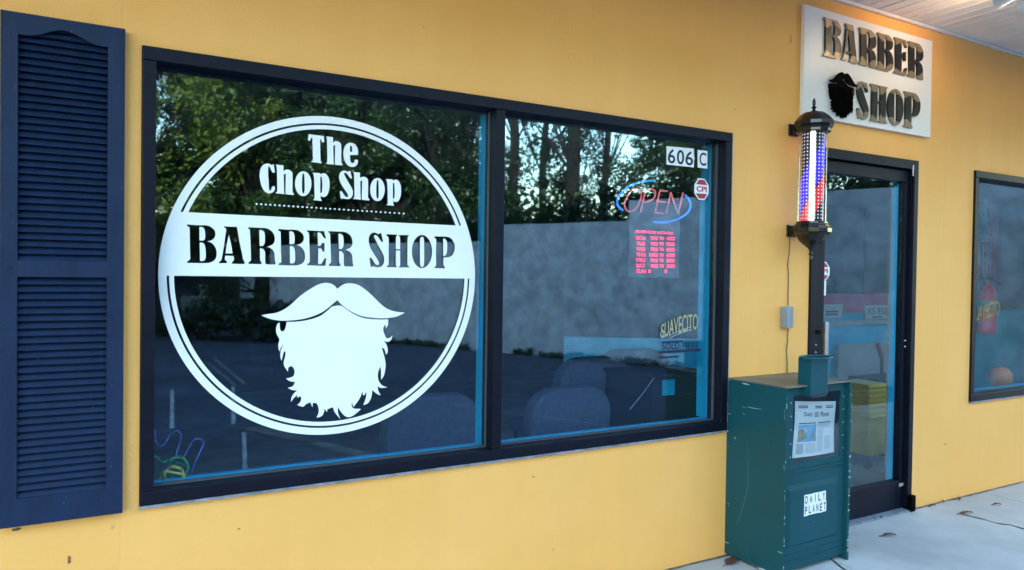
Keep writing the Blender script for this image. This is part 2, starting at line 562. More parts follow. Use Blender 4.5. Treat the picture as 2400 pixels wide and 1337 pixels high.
cp = [(1925, 1300), (1940, 1307), (1955, 1317), (1972, 1331), (1985, 1340), (2010, 1362)]
strip('sidewalk_joint', [G(a, b) for a, b in cp], 0.010, 0.003, M['crack'])
rg_ = random.Random(21)
M['grime'] = mat('grime', (0.16, 0.135, 0.11), 0.95, var=0.5, vscale=30)
for xa, xb in ((1.6, 3.36), (4.345, 8.0)):
    n_ = int((xb - xa) / 0.06)
    strip('wall_base_grime', [Vector((xa + (xb - xa) * i / n_, -0.006 - 0.005 * rg_.random(), 0)) for i in range(n_ + 1)], 0.016, 0.0025, M['grime'])
# parking stripes (as the glass mirrors them)
def stripe(p, q, wd, m, name='parking_stripe'):
    d = (q - p).normalized()
    n = Vector((-d.y, d.x, 0)) * wd / 2
    return tag(MB().add([p + n, q + n, q - n, p - n], [(0, 1, 2, 3)]).build(name, m), kind='structure')
Z1 = -0.126
for a, b, wd, k in (((405, 918), (405, 1010), 0.042, 'lot_paint'), ((550, 910), (552, 1000), 0.042, 'lot_paint'), ((577, 1020), (581, 1107), 0.036, 'lot_paint'),
                 ((352, 846), (660, 830), 0.04, 'lot_paint_worn'), ((860, 876), (1120, 842), 0.04, 'lot_paint_worn'),
                 ((485, 850), (555, 907), 0.06, 'lot_paint_worn'), ((508, 846), (578, 904), 0.06, 'lot_paint_worn'),
                 ((590, 1008), (900, 1082), 0.16, 'lot_paint_worn'), ((1070, 950), (1490, 1010), 0.02, 'lot_paint'), ((420, 1085), (760, 1040), 0.03, 'lot_paint_worn')):
    p, q = MG(*a, Z1), MG(*b, Z1)
    stripe(p, q, wd, M[k])

# ------------------------------------------------------------------ the shop building
shop = thing('shop_building', (2.0, 0.0, 0.0), 'yellow plaster shop front with navy framed windows, a navy shutter and a white soffit', 'building')
SZ = 2.941
def rect(x0, x1, z0, z1):
    return [(x0, z0), (x1, z0), (x1, z1), (x0, z1)]
WIN1 = (0.142, 2.768, 0.633, 2.117)
DOOR = (3.372, 4.337, 0.0, 2.117)
WIN2 = (4.950, 7.60, 0.610, 2.112)
out = [(-33, 0.0), (DOOR[0], 0.0), (DOOR[0], DOOR[3]), (DOOR[1], DOOR[3]), (DOOR[1], 0.0), (13, 0.0), (13, SZ + 0.1), (-33, SZ + 0.1)]  # left end stretched out of view so the building blocks the low sun
MB().flat([out, rect(*WIN1), rect(*WIN2)], wall(0), -0.17, 0.17).build('front_wall', M['yellow'], shop)
for px, py, a, b in ((162, 1312, 0.006, 0.014), (38, 1241, 0.014, 0.006), (1853, 95, 0.003, 0.022), (1853, 84, 0.004, 0.004), (1791, 780, 0.003, 0.003), (1722, 258, 0.004, 0.003), (2215, 1042, 0.010, 0.004), (2308, 1040, 0.004, 0.003), (1960, 44, 0.004, 0.003), (2172, 528, 0.003, 0.003), (560, 1240, 0.006, 0.002), (1250, 1118, 0.007, 0.002)):
    X, Z = XZ(px, py, 0)
    lp = [(X + a * (0.7 + 0.5 * random.random()) * math.cos(2 * math.pi * k / 9), Z + b * (0.7 + 0.5 * random.random()) * math.sin(2 * math.pi * k / 9)) for k in range(9)]
    MB().flat([lp], wall(-0.0006), 0, 0.0004).build('wall_chip', M['chip'], shop)
# roof, overhang, fascia; overhang cut short out of view to brighten the wall
so_ = MB()
x = -9.0
while x < 13:
    so_.box(x, min(13, x + 0.283), -1.10, -0.012, SZ, SZ + 0.012)
    so_.box(x + 0.0893, x + 0.0933, -1.10, -0.012, SZ - 0.003, SZ)
    so_.box(x + 0.1866, x + 0.1906, -1.10, -0.012, SZ - 0.003, SZ)
    so_.box(x + 0.2866 - 0.004, x + 0.2866, -1.10, -0.012, SZ - 0.005, SZ)
    x += 0.2866
so_.build('soffit', M['soffit'], shop)
MB().box(-9, 13, -0.022, -0.001, SZ - 0.022, SZ - 0.002).build('soffit_trim', M['white_trim'], shop, bev=0.003)
MB().box(-9, 13, -1.15, -1.102, SZ - 0.06, SZ + 0.28).build('fascia', M['white_trim'], shop)
MB().add([(-34, -1.25, SZ + 0.3), (13.4, -1.25, SZ + 0.3), (13.4, 5, 6.9), (-34, 5, 6.9), (13.4, 12, SZ + 0.3), (-34, 12, SZ + 0.3)],
         [(0, 1, 2, 3), (3, 2, 4, 5), (1, 4, 2), (0, 3, 5)]).build('roof', M['roof'], shop)  # unseen ridge raised and roof lengthened to keep sun off the car park
w = MB()
w.box(-33, -32.85, 0.0, 11, -0.05, SZ + 0.2).box(12.85, 13, 0.0, 11, -0.05, SZ + 0.2).box(-33, 13, 11, 11.15, -0.05, SZ + 0.2)
w.build('side_wall', M['yellow'], shop)
MB().box(-8.85, 12.85, -0.001 + 0.001, 11, SZ - 0.25, SZ - 0.2).build('ceiling', M['interior'], shop) if False else None
MB().box(-8.84, 12.84, 0.175, 10.99, SZ - 0.2, SZ - 0.15).build('interior_ceiling', M['ceiling'], shop)
MB().box(-8.84, 12.84, 0.061, 10.99, -0.3, -0.004).build('interior_floor', M['interior_floor'], shop)
w = MB()
w.box(-8.84, 12.84, 6.2, 6.3, 0, SZ - 0.201)
w.box(-1.2, -1.1, 0.18, 6.19, 0, SZ - 0.201)
w.build('interior_wall', M['interior'], shop)
# turquoise partition behind the door and the right window, with its red band
w = MB()
w.box(5.25, 12.8, 1.5, 1.58, 0.0, 1.095)
w.build('partition', M['teal_dark'], shop)
MB().box(5.25, 7.32, 1.497, 1.583, 1.096, 1.265).build('partition_band', M['red_band'], shop)
MB().box(5.24, 7.32, 1.485, 1.499, 0.985, 1.03).build('chair_rail', M['board'], shop)
MB().box(7.33, 8.02, 1.5, 1.58, 1.096, 2.2).build('partition_panel', M['teal_dark'], shop)
MB().box(8.025, 8.22, 1.49, 1.585, 0.9, 2.2).build('partition_stripe', M['red_band'], shop)
MB().box(8.225, 12.8, 1.5, 1.58, 1.096, 2.2).build('partition_wall', M['interior'], shop)
# turquoise half wall in the waiting corner
fr = Frame((2.865, 1.6, 0), (0.40, -0.25, 0))
MB().box(0, 0.95, 0, 0.05, 0, 0.966, fr).build('half_wall', M['teal'], shop)

# --- windows
def window(name, x0, x1, z0, z1, mull, caulk=True):
    yf, yg = -0.014, 0.055
    fw = 0.042
    f = MB()
    f.box(x0 + 0.002, x1 - 0.002, yf, 0.085, z1 - 0.046, z1 - 0.002)
    f.box(x0 + 0.002, x1 - 0.002, yf, 0.085, z0 + 0.002, z0 + 0.046)
    f.box(x0 + 0.002, x0 + fw, yf + 0.001, 0.084, z0 + 0.047, z1 - 0.047)
    f.box(x1 - fw - 0.002, x1 - 0.002, yf + 0.001, 0.084, z0 + 0.047, z1 - 0.047)
    fo = f.build(name, M['navy_frame'], shop, bev=0.002)
    xs = [x0 + fw] + [x1 - fw - 0.002]
    if mull:
        MB().box(mull - 0.021, mull + 0.021, yf + 0.002, 0.083, z0 + 0.0475, z1 - 0.0475).build('mullion', M['navy_frame'], fo, bev=0.002)
        xs = [xs[0], mull - 0.021, mull + 0.021, xs[1]]
    gk = MB()
    for i in range(0, len(xs), 2):
        a, b = xs[i] + 0.001, xs[i + 1] - 0.001
        MB().box(a, b, yg, yg + 0.006, z0 + 0.047, z1 - 0.047).build('pane', M['glass'] if x0 < 4 else M['door_glass'], fo)
        gk.box(a, b, yg - 0.016, yg - 0.001, z0 + 0.047, z0 + 0.055)
        gk.box(b - 0.003, b, yg - 0.016, yg - 0.001, z0 + 0.056, z1 - 0.048)
    gk.build('gasket', M['gasket'], fo)
    # painted reveal boards behind the glass
    rv = MB()
    for i in range(0, len(xs), 2):
        a, b = xs[i], xs[i + 1]
        rv.box(b - 0.012, b + 0.003, 0.088, 0.118 if i + 2 < len(xs) else 0.150, z0 + 0.05, z1 - 0.05)
    rv.box(x0 + 0.002, x1 - 0.002, 0.0865, 0.112, z0 + 0.030, z0 + 0.052)
    rv.build('inner_reveal', M['teal'], fo)
    if caulk:
        c = MB()
        c.box(x0 - 0.001, x1 + 0.004, -0.0155, 0.0, z0 - 0.007, z0 + 0.0015)
        c.box(x1 - 0.001, x1 + 0.006, -0.008, 0.0, z0 + 0.002, z1)
        c.build('caulk_bead', M['caulk'], fo)
    return fo
win1 = window('front_window', *WIN1, mull=1.453)
win2 = window('side_window', *WIN2, mull=6.3)

# --- door
dx0, dx1 = DOOR[0], DOOR[1]
f = MB()
f.box(dx0 + 0.002, dx0 + 0.045, -0.012, 0.10, 0.0, 2.115)
f.box(dx1 - 0.045, dx1 - 0.006, -0.012, 0.10, 0.0, 2.115)
f.box(dx0 + 0.046, dx1 - 0.046, -0.011, 0.10, 2.06, 2.1145)
door = f.build('shop_door', M['navy_frame'], shop, bev=0.002)
f = MB()
l0, l1 = dx0 + 0.048, dx1 - 0.047
f.box(l0, l0 + 0.105, 0.018, 0.062, 0.012, 2.055)
f.box(l1 - 0.036, l1, 0.018, 0.062, 0.012, 2.055)
f.box(l0 + 0.106, l1 - 0.037, 0.0185, 0.0615, 1.985, 2.0545)
f.box(l0 + 0.106, l1 - 0.037, 0.0185, 0.0615, 0.0125, 0.185)
leaf = f.build('door_leaf', M['navy_frame'], door, bev=0.003)
MB().box(l0 + 0.1055, l1 - 0.0365, 0.040, 0.046, 0.1855, 1.9845).build('pane', M['door_glass'], door)
h = MB()
hx = 3.452
h.box(hx - 0.012, hx + 0.012, -0.062, -0.042, 0.80, 1.165, bev=0.004)
h.box(hx - 0.009, hx + 0.009, -0.042, 0.0175, 1.095, 1.118)
h.box(hx - 0.009, hx + 0.009, -0.042, 0.0175, 0.84, 0.863)
h.build('handle', M['chrome'], door)
MB().lathe([(0.016, 0), (0.016, 0.012), (0.01, 0.013)], (0, 0), 16).build('lock_cylinder', M['chrome'], door).location = (0, 0, 0)
lock = bpy.data.objects[-1] if False else None
for o in list(door.children):
    if o.name.startswith('lock_cylinder'):
        bpy.data.objects.remove(o)
s_ = MB()
for px, py in ((1912, 809), (1912, 826), (2121, 799), (2121, 813)):
    a, b = XZ(px, py, -0.014 if px > 2000 else 0.016)
    yy = -0.012 if px > 2000 else 0.018
    s_.lathe([(0.0, 0), (0.006, 0.0), (0.005, 0.003), (0.0, 0.004)], (0, 0), 10)
    s_.v = [(a + q[0], yy - q[2], b + q[1]) for q in s_.v]
    s_.build('screw', M['chrome'], door)
    s_ = MB()
MB().box(4.262, 4.277, -0.016, -0.0125, 2.02, 2.085).build('hinge_plate', M['chrome'], door)
MB().box(l1 - 0.06, l1 - 0.005, 0.004, 0.0175, 0.15, 0.172, bev=0.003).build('bottom_pivot', M['chrome'], door)
MB().box(4.285, 4.325, -0.045, -0.0125, 0.004, 0.10, bev=0.006).build('door_stop', M['black_matte'], door)
MB().box(dx0 + 0.046, dx1 - 0.047, -0.03, 0.10, 0.0002, 0.011, bev=0.003).build('threshold', M['caulk'], door)
MB().box(dx1 - 0.005, dx1 + 0.005, -0.006, 0.0, 0.005, 2.112).build('caulk_bead', M['caulk'], door)
MB().box(l1 - 0.046, l1 - 0.034, 0.064, 0.098, 0.10, 1.98).build('inner_reveal', M['teal'], door)

# --- shutter
ys = -0.030
sx0, sx1, sz0, sz1 = -0.229, 0.094, 0.627, 2.152
a0, a1 = -0.186, 0.047
def arch(n=24):
    pts = []
    for i in range(n + 1):
        t = i / n
        u = (t - 0.5) * 2
        hgt = 2.088 + 0.030 * (0.5 + 0.5 * math.cos(math.pi * max(-1, min(1, u / 0.82))))
        pts.append((a1 + (a0 - a1) * t, hgt))
    return pts
top = [(a0, 1.420), (a1, 1.420)] + arch()
bot = rect(a0, a1, 0.710, 1.372)
sh = MB().flat([rect(sx0, sx1, sz0, sz1), top, bot], wall(0), 0.001, 0.029).build('shutter', M['shutter'], shop, bev=0.003)
lv = MB()
for z0, z1, n in ((1.420, 2.135, 33), (0.710, 1.372, 30)):
    st = (z1 - z0) / n
    for i in range(n):
        z = z0 + i * st
        dz = random.uniform(-0.0006, 0.0006)
        # each louvre slopes out towards its lower edge
        lv.add([(a0 - 0.004, -0.024, z + dz), (a1 + 0.004, -0.024, z - dz), (a1 + 0.004, -0.006, z + st), (a0 - 0.004, -0.006, z + st),
                (a0 - 0.004, -0.002, z + dz), (a1 + 0.004, -0.002, z - dz), (a1 + 0.004, -0.002, z + st - 0.002), (a0 - 0.004, -0.002, z + st - 0.002)],
               [(0, 1, 2, 3), (4, 5, 1, 0), (3, 2, 6, 7), (0, 3, 7, 4), (1, 5, 6, 2)])
lv.build('louvre_panel', M['shutter'], sh)
for px, py in ((22, 629), (271, 634), (22, 75), (273, 105), (20, 1195), (268, 1172)):
    X, Z = XZ(px, py, -0.03)
    q = MB().lathe([(0.0045, 0), (0.004, 0.0018), (0.001, 0.002)], (0, 0), 10)
    q.v = [(X + a, -0.0301 - c, Z + b) for a, b, c in q.v]
    q.build('screw', M['shutter'], sh)

# ------------------------------------------------------------------ letter shapes, traced once and reused
def T(pts, ox, oy, sc):
    return [(ox + a / sc, oy + b / sc) for a, b in pts]
C5 = (420, 510, 6.857)
C6 = (730, 520, 6.486)
C4 = (590, 300, 6.368)
GL = {}
GL['B'] = [T(q, *C5) for q in (
    [(128,112),(290,125),(400,125),(470,135),(530,170),(570,215),(582,265),(575,310),(545,350),(500,375),(455,385),(510,405),(560,450),(592,510),(602,575),(595,640),(565,690),(510,720),(430,735),(130,732),(128,708),(155,690),(178,668),(172,500),(165,180),(140,155),(125,140)],
    [(325,155),(365,158),(395,175),(410,215),(418,290),(412,345),(395,370),(328,372)],
    [(330,405),(370,408),(400,430),(418,480),(425,560),(425,640),(412,685),(380,700),(335,700)])]
GL['A'] = [T(q, *C5) for q in (
    [(722,140),(770,147),(920,150),(935,190),(975,420),(1010,580),(1025,670),(1045,705),(1055,735),(1030,750),(845,745),(848,720),(875,690),(880,660),(870,620),(742,615),(735,660),(738,685),(765,705),(768,735),(640,738),(642,715),(675,685),(690,620),(715,480),(745,260),(755,195),(735,170),(722,155)],
    [(798,285),(830,420),(858,580),(745,580),(765,440)])]
GL['R'] = [T(q, *C5) for q in (
    [(1105,160),(1160,160),(1300,168),(1370,170),(1430,185),(1490,225),(1525,280),(1537,340),(1530,395),(1500,435),(1450,460),(1412,475),(1460,490),(1505,525),(1530,580),(1535,650),(1540,700),(1550,740),(1540,758),(1410,755),(1385,735),(1380,690),(1378,570),(1365,530),(1340,505),(1298,495),(1300,670),(1305,695),(1325,730),(1318,752),(1115,748),(1112,725),(1140,700),(1152,670),(1145,430),(1135,215),(1120,190),(1105,175)],
    [(1287,205),(1320,205),(1350,220),(1370,250),(1378,330),(1375,400),(1360,440),(1335,460),(1295,460)])]
GL['E'] = [T(q, *C5) for q in (
    [(2050,208),(2110,210),(2230,218),(2330,222),(2345,290),(2360,335),(2335,338),(2310,310),(2280,260),(2255,245),(2225,242),(2230,460),(2270,455),(2295,410),(2335,412),(2335,550),(2300,548),(2285,505),(2235,495),(2232,740),(2260,750),(2290,735),(2330,665),(2365,655),(2350,775),(2300,780),(2055,770),(2055,750),(2090,725),(2098,680),(2090,420),(2085,270),(2070,240),(2050,225)],)]
GL['S'] = [T(q, *C6) for q in (
    [(1060,175),(1075,240),(1090,305),(1065,312),(1030,260),(1000,220),(975,205),(955,208),(950,225),(970,270),(1020,370),(1070,460),(1100,530),(1105,590),(1090,650),(1055,685),(1010,695),(965,690),(935,680),(918,690),(900,690),(890,640),(880,550),(910,548),(930,580),(960,630),(990,655),(1015,655),(1025,635),(1010,590),(960,510),(905,420),(875,340),(868,270),(880,215),(915,175),(960,165),(1000,180),(1020,192),(1035,175)],)]
GL['H'] = [T(q, *C6) for q in (
    [(1140,190),(1300,198),(1300,215),(1285,240),(1282,415),(1345,418),(1345,250),(1330,220),(1328,202),(1485,205),(1485,225),(1462,250),(1458,660),(1485,682),(1485,697),(1328,697),(1328,680),(1345,660),(1345,440),(1283,440),(1283,660),(1303,680),(1303,695),(1143,692),(1145,675),(1172,655),(1172,430),(1170,250),(1150,225),(1140,210)],)]
GL['O'] = [T(ell(1678, 455, 155, 252, 20), *C6), T([(1680,232),(1700,245),(1710,300),(1712,460),(1710,620),(1700,675),(1680,690),(1660,675),(1650,620),(1648,460),(1650,300),(1660,245)], *C6)]
GL['P'] = [T(q, *C6) for q in (
    [(1868,222),(1930,225),(2060,230),(2120,255),(2160,310),(2178,370),(2170,450),(2140,510),(2090,540),(2010,545),(2005,650),(2030,695),(2025,712),(1868,705),(1868,690),(1892,670),(1890,430),(1895,280),(1880,255),(1866,240)],
    [(2003,258),(2030,262),(2055,300),(2062,380),(2055,470),(2035,515),(2003,520)])]
GL['T'] = [T([(848,95),(1075,125),(1082,215),(1050,220),(1035,175),(1020,165),(1025,480),(1040,505),(1040,530),(890,512),(895,490),(912,470),(905,150),(880,155),(870,195),(838,185)], *C4)]
GL['h'] = [T([(1105,130),(1212,140),(1212,225),(1240,205),(1285,205),(1320,230),(1335,280),(1335,510),(1355,540),(1350,562),(1260,552),(1240,530),(1245,280),(1235,262),(1215,270),(1220,500),(1228,550),(1110,538),(1112,518),(1128,498),(1122,180)], *C4)]
GL['e'] = [T([(1475,225),(1530,240),(1570,290),(1585,350),(1585,405),(1465,408),(1468,480),(1480,520),(1510,530),(1530,510),(1540,475),(1585,480),(1580,530),(1550,570),(1500,585),(1440,565),(1395,510),(1370,430),(1370,340),(1395,270),(1430,235)], *C4),
           T([(1480,262),(1495,290),(1500,362),(1465,360),(1465,290)], *C4)]
GL['C'] = [T([(220,535),(265,540),(300,560),(325,540),(335,600),(345,665),(310,670),(285,620),(262,575),(248,580),(243,640),(250,800),(258,920),(275,940),(292,920),(300,885),(330,870),(345,890),(340,930),(310,965),(260,980),(200,955),(150,880),(125,780),(118,700),(130,620),(165,560)], *C4)]
GL['o'] = [T(ell(768, 835, 122, 185, 20), *C4), T([(768,680),(782,700),(790,830),(788,950),(770,980),(752,950),(748,830),(755,700)], *C4)]
GL['p'] = [T([(910,670),(1020,678),(1022,695),(1070,680),(1110,695),(1150,760),(1160,860),(1145,960),(1110,1020),(1065,1035),(1028,1010),(1030,1060),(1045,1092),(920,1080),(925,1062),(938,1045),(930,750)], *C4),
           T([(1022,730),(1045,735),(1055,850),(1048,960),(1022,980)], *C4)]
YD = 0.052
def place_px(g, bx=None):                 # glyph loops (pixels) optionally moved to another pixel box, smoothed, on the glass plane
    loops = GL[g]
    if bx:
        a = np.array(loops[0]); lo, hi = a.min(0), a.max(0)
        loops = [[(bx[0] + (x - lo[0]) / (hi[0] - lo[0]) * (bx[2] - bx[0]), bx[1] + (y - lo[1]) / (hi[1] - lo[1]) * (bx[3] - bx[1])) for x, y in lp] for lp in loops]
    return [[XZ(x, y, YD) for x, y in smooth(lp)] for lp in loops]
def unit(g):                              # glyph as world-flat loops in a 0..1 box
    loops = place_px(g)
    a = np.array(loops[0]); lo, hi = a.min(0), a.max(0)
    return [[((x - lo[0]) / (hi[0] - lo[0]), (z - lo[1]) / (hi[1] - lo[1])) for x, z in lp] for lp in loops]
def b5(x0, y0, x1, y1): return tuple(T([(x0, y0), (x1, y1)], *C5)[i][j] for i in (0, 1) for j in (0, 1))
def b6(x0, y0, x1, y1): return tuple(T([(x0, y0), (x1, y1)], *C6)[i][j] for i in (0, 1) for j in (0, 1))
def b4(x0, y0, x1, y1): return tuple(T([(x0, y0), (x1, y1)], *C4)[i][j] for i in (0, 1) for j in (0, 1))

BEARD_A = [(680,262),(640,300),(580,345),(500,375),(420,392),(340,400),(275,400),(268,440),(255,475),(235,488),(218,475),(212,440),(212,405),(190,425),(180,470),(185,510),(210,558),(200,600),(202,640),(210,665),(222,630),(255,598),(235,625),(222,660),(218,710),(228,748),(240,700),(250,665),(265,668),(262,710),(248,760),(255,800),(285,845),(290,810),(315,795),(338,815),(345,850),(335,885),(305,900),(268,908),(300,930),(350,940),(335,970),(310,985),(283,990),(320,1010),(370,1015),(335,1045),(318,1080),(312,1120),(335,1085),(370,1055),(368,1080),(395,1065),(405,1085),(395,1120),(368,1145),(420,1160),(450,1135),(485,1120),(505,1165),(508,1125),(540,1130),(558,1160),(560,1215),(540,1260),(585,1245),(605,1215),(612,1180),(635,1205),(640,1180),(690,1165),(705,1210),(755,1270)]
BEARD_B = [(85,1215),(82,1160),(110,1205),(150,1245),(190,1252),(240,1225),(290,1180),(240,1178),(215,1170),(205,1145),(210,1118),(220,1155),(225,1160),(265,1105),(290,1060),(300,1020),(310,1060),(325,1050),(335,1020),(338,1060),(325,1110),(310,1145),(350,1130),(380,1080),(392,1010),(425,1040),(468,1060),(445,1020),(438,975),(470,992),(525,985),(480,970),(450,930),(440,880),(450,830),(465,800),(470,850),(470,918),(495,880),(510,800),(505,740),(490,680),(475,630),(500,645),(515,695),(530,665),(520,610),(495,568),(530,580),(560,560),(572,522),(545,545),(515,545),(495,500),(488,460),(500,430),(512,432),(512,460),(530,430),(533,378),(460,380),(370,375),(290,360),(210,322),(150,280),(115,258),(78,255),(40,262)]
MOUS_A = [(728,105),(700,75),(660,55),(610,52),(550,70),(480,110),(400,165),(320,240),(250,290),(180,320),(110,330),(48,342),(100,365),(160,382),(230,390),(310,388),(400,378),(480,360),(560,330),(620,295),(680,245),(728,205)]
MOUS_B = [(110,240),(160,280),(220,318),(300,350),(380,362),(460,368),(530,366),(600,355),(650,335),(682,318),(620,312),(560,298),(505,272),(450,225),(390,165),(320,105),(260,68),(200,55),(150,60),(110,80)]
beard_px = T(BEARD_A, 600, 650, 3.82) + T(BEARD_B, 770, 650, 3.82)
mous_px = T(MOUS_A, 600, 650, 3.82) + T(MOUS_B, 770, 650, 3.82)
BEARD = [XZ(x, y, YD) for x, y in smooth(beard_px, 3, 60)]
MOUS = [XZ(x, y, YD) for x, y in smooth(mous_px, 3, 60)]

# ------------------------------------------------------------------ round logo on the left pane
cx, cz, cr = 0.7863, 1.3833, 0.5888
TH = 0.0012
logo = thing('window_decal', (cx, YD, cz - cr), 'large round white vinyl logo with a moustache and beard on the left window pane', 'window decal')
fw_ = wall(YD)
zt, zb = 1.5935, 1.379
def circ(r, n=128):
    return [(cx + r * math.cos(2 * math.pi * i / n), cz + r * math.sin(2 * math.pi * i / n)) for i in range(n)]
def arc_piece(ro, ri, up):
    z = zt if up else zb
    def angs(r):
        a = math.asin((z - cz) / r)
        return (a, math.pi - a) if up else (math.pi - a, 2 * math.pi + a)
    o0, o1 = angs(ro); i0, i1 = angs(ri)
    n = 90
    return [(cx + ro * math.cos(o0 + (o1 - o0) * k / n), cz + ro * math.sin(o0 + (o1 - o0) * k / n)) for k in range(n + 1)] + \
           [(cx + ri * math.cos(i1 + (i0 - i1) * k / n), cz + ri * math.sin(i1 + (i0 - i1) * k / n)) for k in range(n + 1)]
for nm, f0, f1 in (('outer_ring', 1.0, 0.957), ('inner_ring', 0.944, 0.919)):
    MB().flat([arc_piece(cr * f0, cr * f1, True)], fw_, 0, TH).flat([arc_piece(cr * f0, cr * f1, False)], fw_, 0, TH).build(nm, M['vinyl'], logo)
# band across the ring, letters cut out so that the glass shows through
at, ab = math.asin((zt - cz) / cr), math.asin((zb - cz) / cr)
band = [(cx + cr * math.cos(ab + (at - ab) * k / 16), cz + cr * math.sin(ab + (at - ab) * k / 16)) for k in range(17)]
band += [(2 * cx - x, z) for x, z in band[::-1]]
loops = [band]
for g, bx in (('B', None), ('A', None), ('R', None), ('B', b5(1592, 185, 2022, 772)), ('E', None), ('R', b6(255, 145, 635, 683)),
              ('S', None), ('H', None), ('O', None), ('P', None)):
    loops += place_px(g, bx)
MB().flat(loops, fw_, 0, TH).build('lettered_band', M['vinyl'], logo)
w = MB()
for g, bx in (('T', None), ('h', None), ('e', None), ('C', None), ('h', b4(355, 550, 630, 1003)), ('o', None), ('p', None),
              ('S', b4(1305, 640, 1508, 1065)), ('h', b4(1510, 660, 1755, 1085)), ('o', b4(1768, 750, 1983, 1095)), ('p', b4(2005, 765, 2228, 1165))):
    w.flat(place_px(g, bx), fw_, 0, TH)
w.build('lettering', M['vinyl'], logo)
w = MB()
for i in range(33):
    t = i / 32
    q = T([(72 + (2268 - 72) * t, 1137 + (1280 - 1137) * t)], *C4)[0]
    X, Z = XZ(q[0], q[1], YD)
    w.flat([ell(X, Z, 0.0038, 0.0032, 10)], fw_, 0, TH)
w.build('dotted_line', M['vinyl'], logo)
MB().flat([MOUS], fw_, 0, TH).build('moustache', M['vinyl'], logo)
MB().flat([BEARD], fw_, 0, TH).build('beard', M['vinyl'], logo)

# ------------------------------------------------------------------ small stickers on the right pane
def quad_sticker(name, px, label, cat, m):
    pts = [XZ(a, b, YD) for a, b in px]
    return tag(MB().flat([pts], wall(YD), 0, TH).build(name, m), label, cat)
def txt(parent, body, px0, px1, name='lettering', m=None, Y=YD, bold=0.02, fr=None, off=0.0016):
    (x0, z1), (x1, z0) = XZ(*px0, Y), XZ(*px1, Y)
    return MB().text(body, x0, x1, z0, z1, wall(Y), off, 0.0, bold).build(name, m or M['navy_ink'], parent)
st = quad_sticker('number_sticker', [(1562, 343), (1626, 349), (1626, 393), (1562, 386)], 'white number sticker reading 606 at the top of the right pane', 'sticker', M['vinyl'])
z606 = [XZ(1594, 352, YD)[1], XZ(1594, 386, YD)[1]]
xs = [XZ(p, 368, YD)[0] for p in (1565, 1582, 1586, 1603, 1606, 1624)]
w = MB()
for i, ch in enumerate('606'):
    w.text(ch, xs[2 * i], xs[2 * i + 1], z606[1], z606[0], wall(YD), 0.0016, 0, 0.015)
w.build('lettering', M['navy_ink'], st)
st = quad_sticker('letter_sticker', [(1635, 352), (1657.5, 355), (1657.5, 396), (1635, 393)], 'small white sticker with the letter C beside the number sticker', 'sticker', M['vinyl'])
x0, x1 = XZ(1639, 374, YD)[0], XZ(1655, 374, YD)[0]
MB().text('C', x0, x1, XZ(1647, 389, YD)[1], XZ(1647, 358, YD)[1], wall(YD), 0.0016, 0, 0.015).build('lettering', M['navy_ink'], st)
def octagon(X, Z, rx, rz):
    return [(X + rx * math.cos(R(22.5 + 45 * i)) / math.cos(R(22.5)), Z + rz * math.sin(R(22.5 + 45 * i)) / math.cos(R(22.5))) for i in range(8)]
def alarm_sticker(px, py, w_, h_, Y, label):
    X, Z = XZ(px, py, Y)
    a = XZ(px + w_ / 2, py, Y)[0] - X
    b = Z - XZ(px, py + h_ / 2, Y)[1]
    fr = wall(Y)
    s = tag(MB().flat([octagon(X, Z, a, b)], fr, 0, TH).build('alarm_sticker', M['vinyl']), label, 'sticker', 'red octagonal alarm stickers')
    w = MB()
    oc = octagon(X, Z, a * 0.9, b * 0.9)
    top_ = [(X - a * .80, Z + b * .42), (X + a * .80, Z + b * .42), (X + a * .38, Z + b * .88), (X - a * .38, Z + b * .88)]
    bot_ = [(X - a * .80, Z - b * .42), (X + a * .80, Z - b * .42), (X + a * .38, Z - b * .88), (X - a * .38, Z - b * .88)]
    w.flat([top_], fr, 0.0014, 0.0002).flat([bot_], fr, 0.0014, 0.0002)
    w.text('CPI', X - a * .72, X + a * .72, Z - b * .25, Z + b * .27, fr, 0.0015, 0, 0.035)
    w.build('lettering', M['sticker_red'], s)
    return s
alarm_sticker(1644, 444, 33, 50, YD, 'red octagonal sticker with white border on the right window pane below the letter C')
alarm_sticker(1929, 636, 30, 44, 0.037, 'red octagonal sticker with white border at the left edge of the door glass')
st = tag(MB().flat([[XZ(a, b, 0.037) for a, b in ((1920, 659), (1936, 659), (1935, 693), (1920, 693))]], wall(0.037), 0, TH).build('paper_label', M['vinyl']), 'small white paper label under the red sticker on the door glass', 'label')
w = MB()
for yy in (664, 668, 677, 685):
    a, b = XZ(1923, yy, 0.037), XZ(1932, yy + 1.6, 0.037)
    w.flat([rect(a[0], b[0], b[1], a[1])], wall(0.037), 0.0014, 0.0002)
w.build('lettering', M['ink_grey'], st)

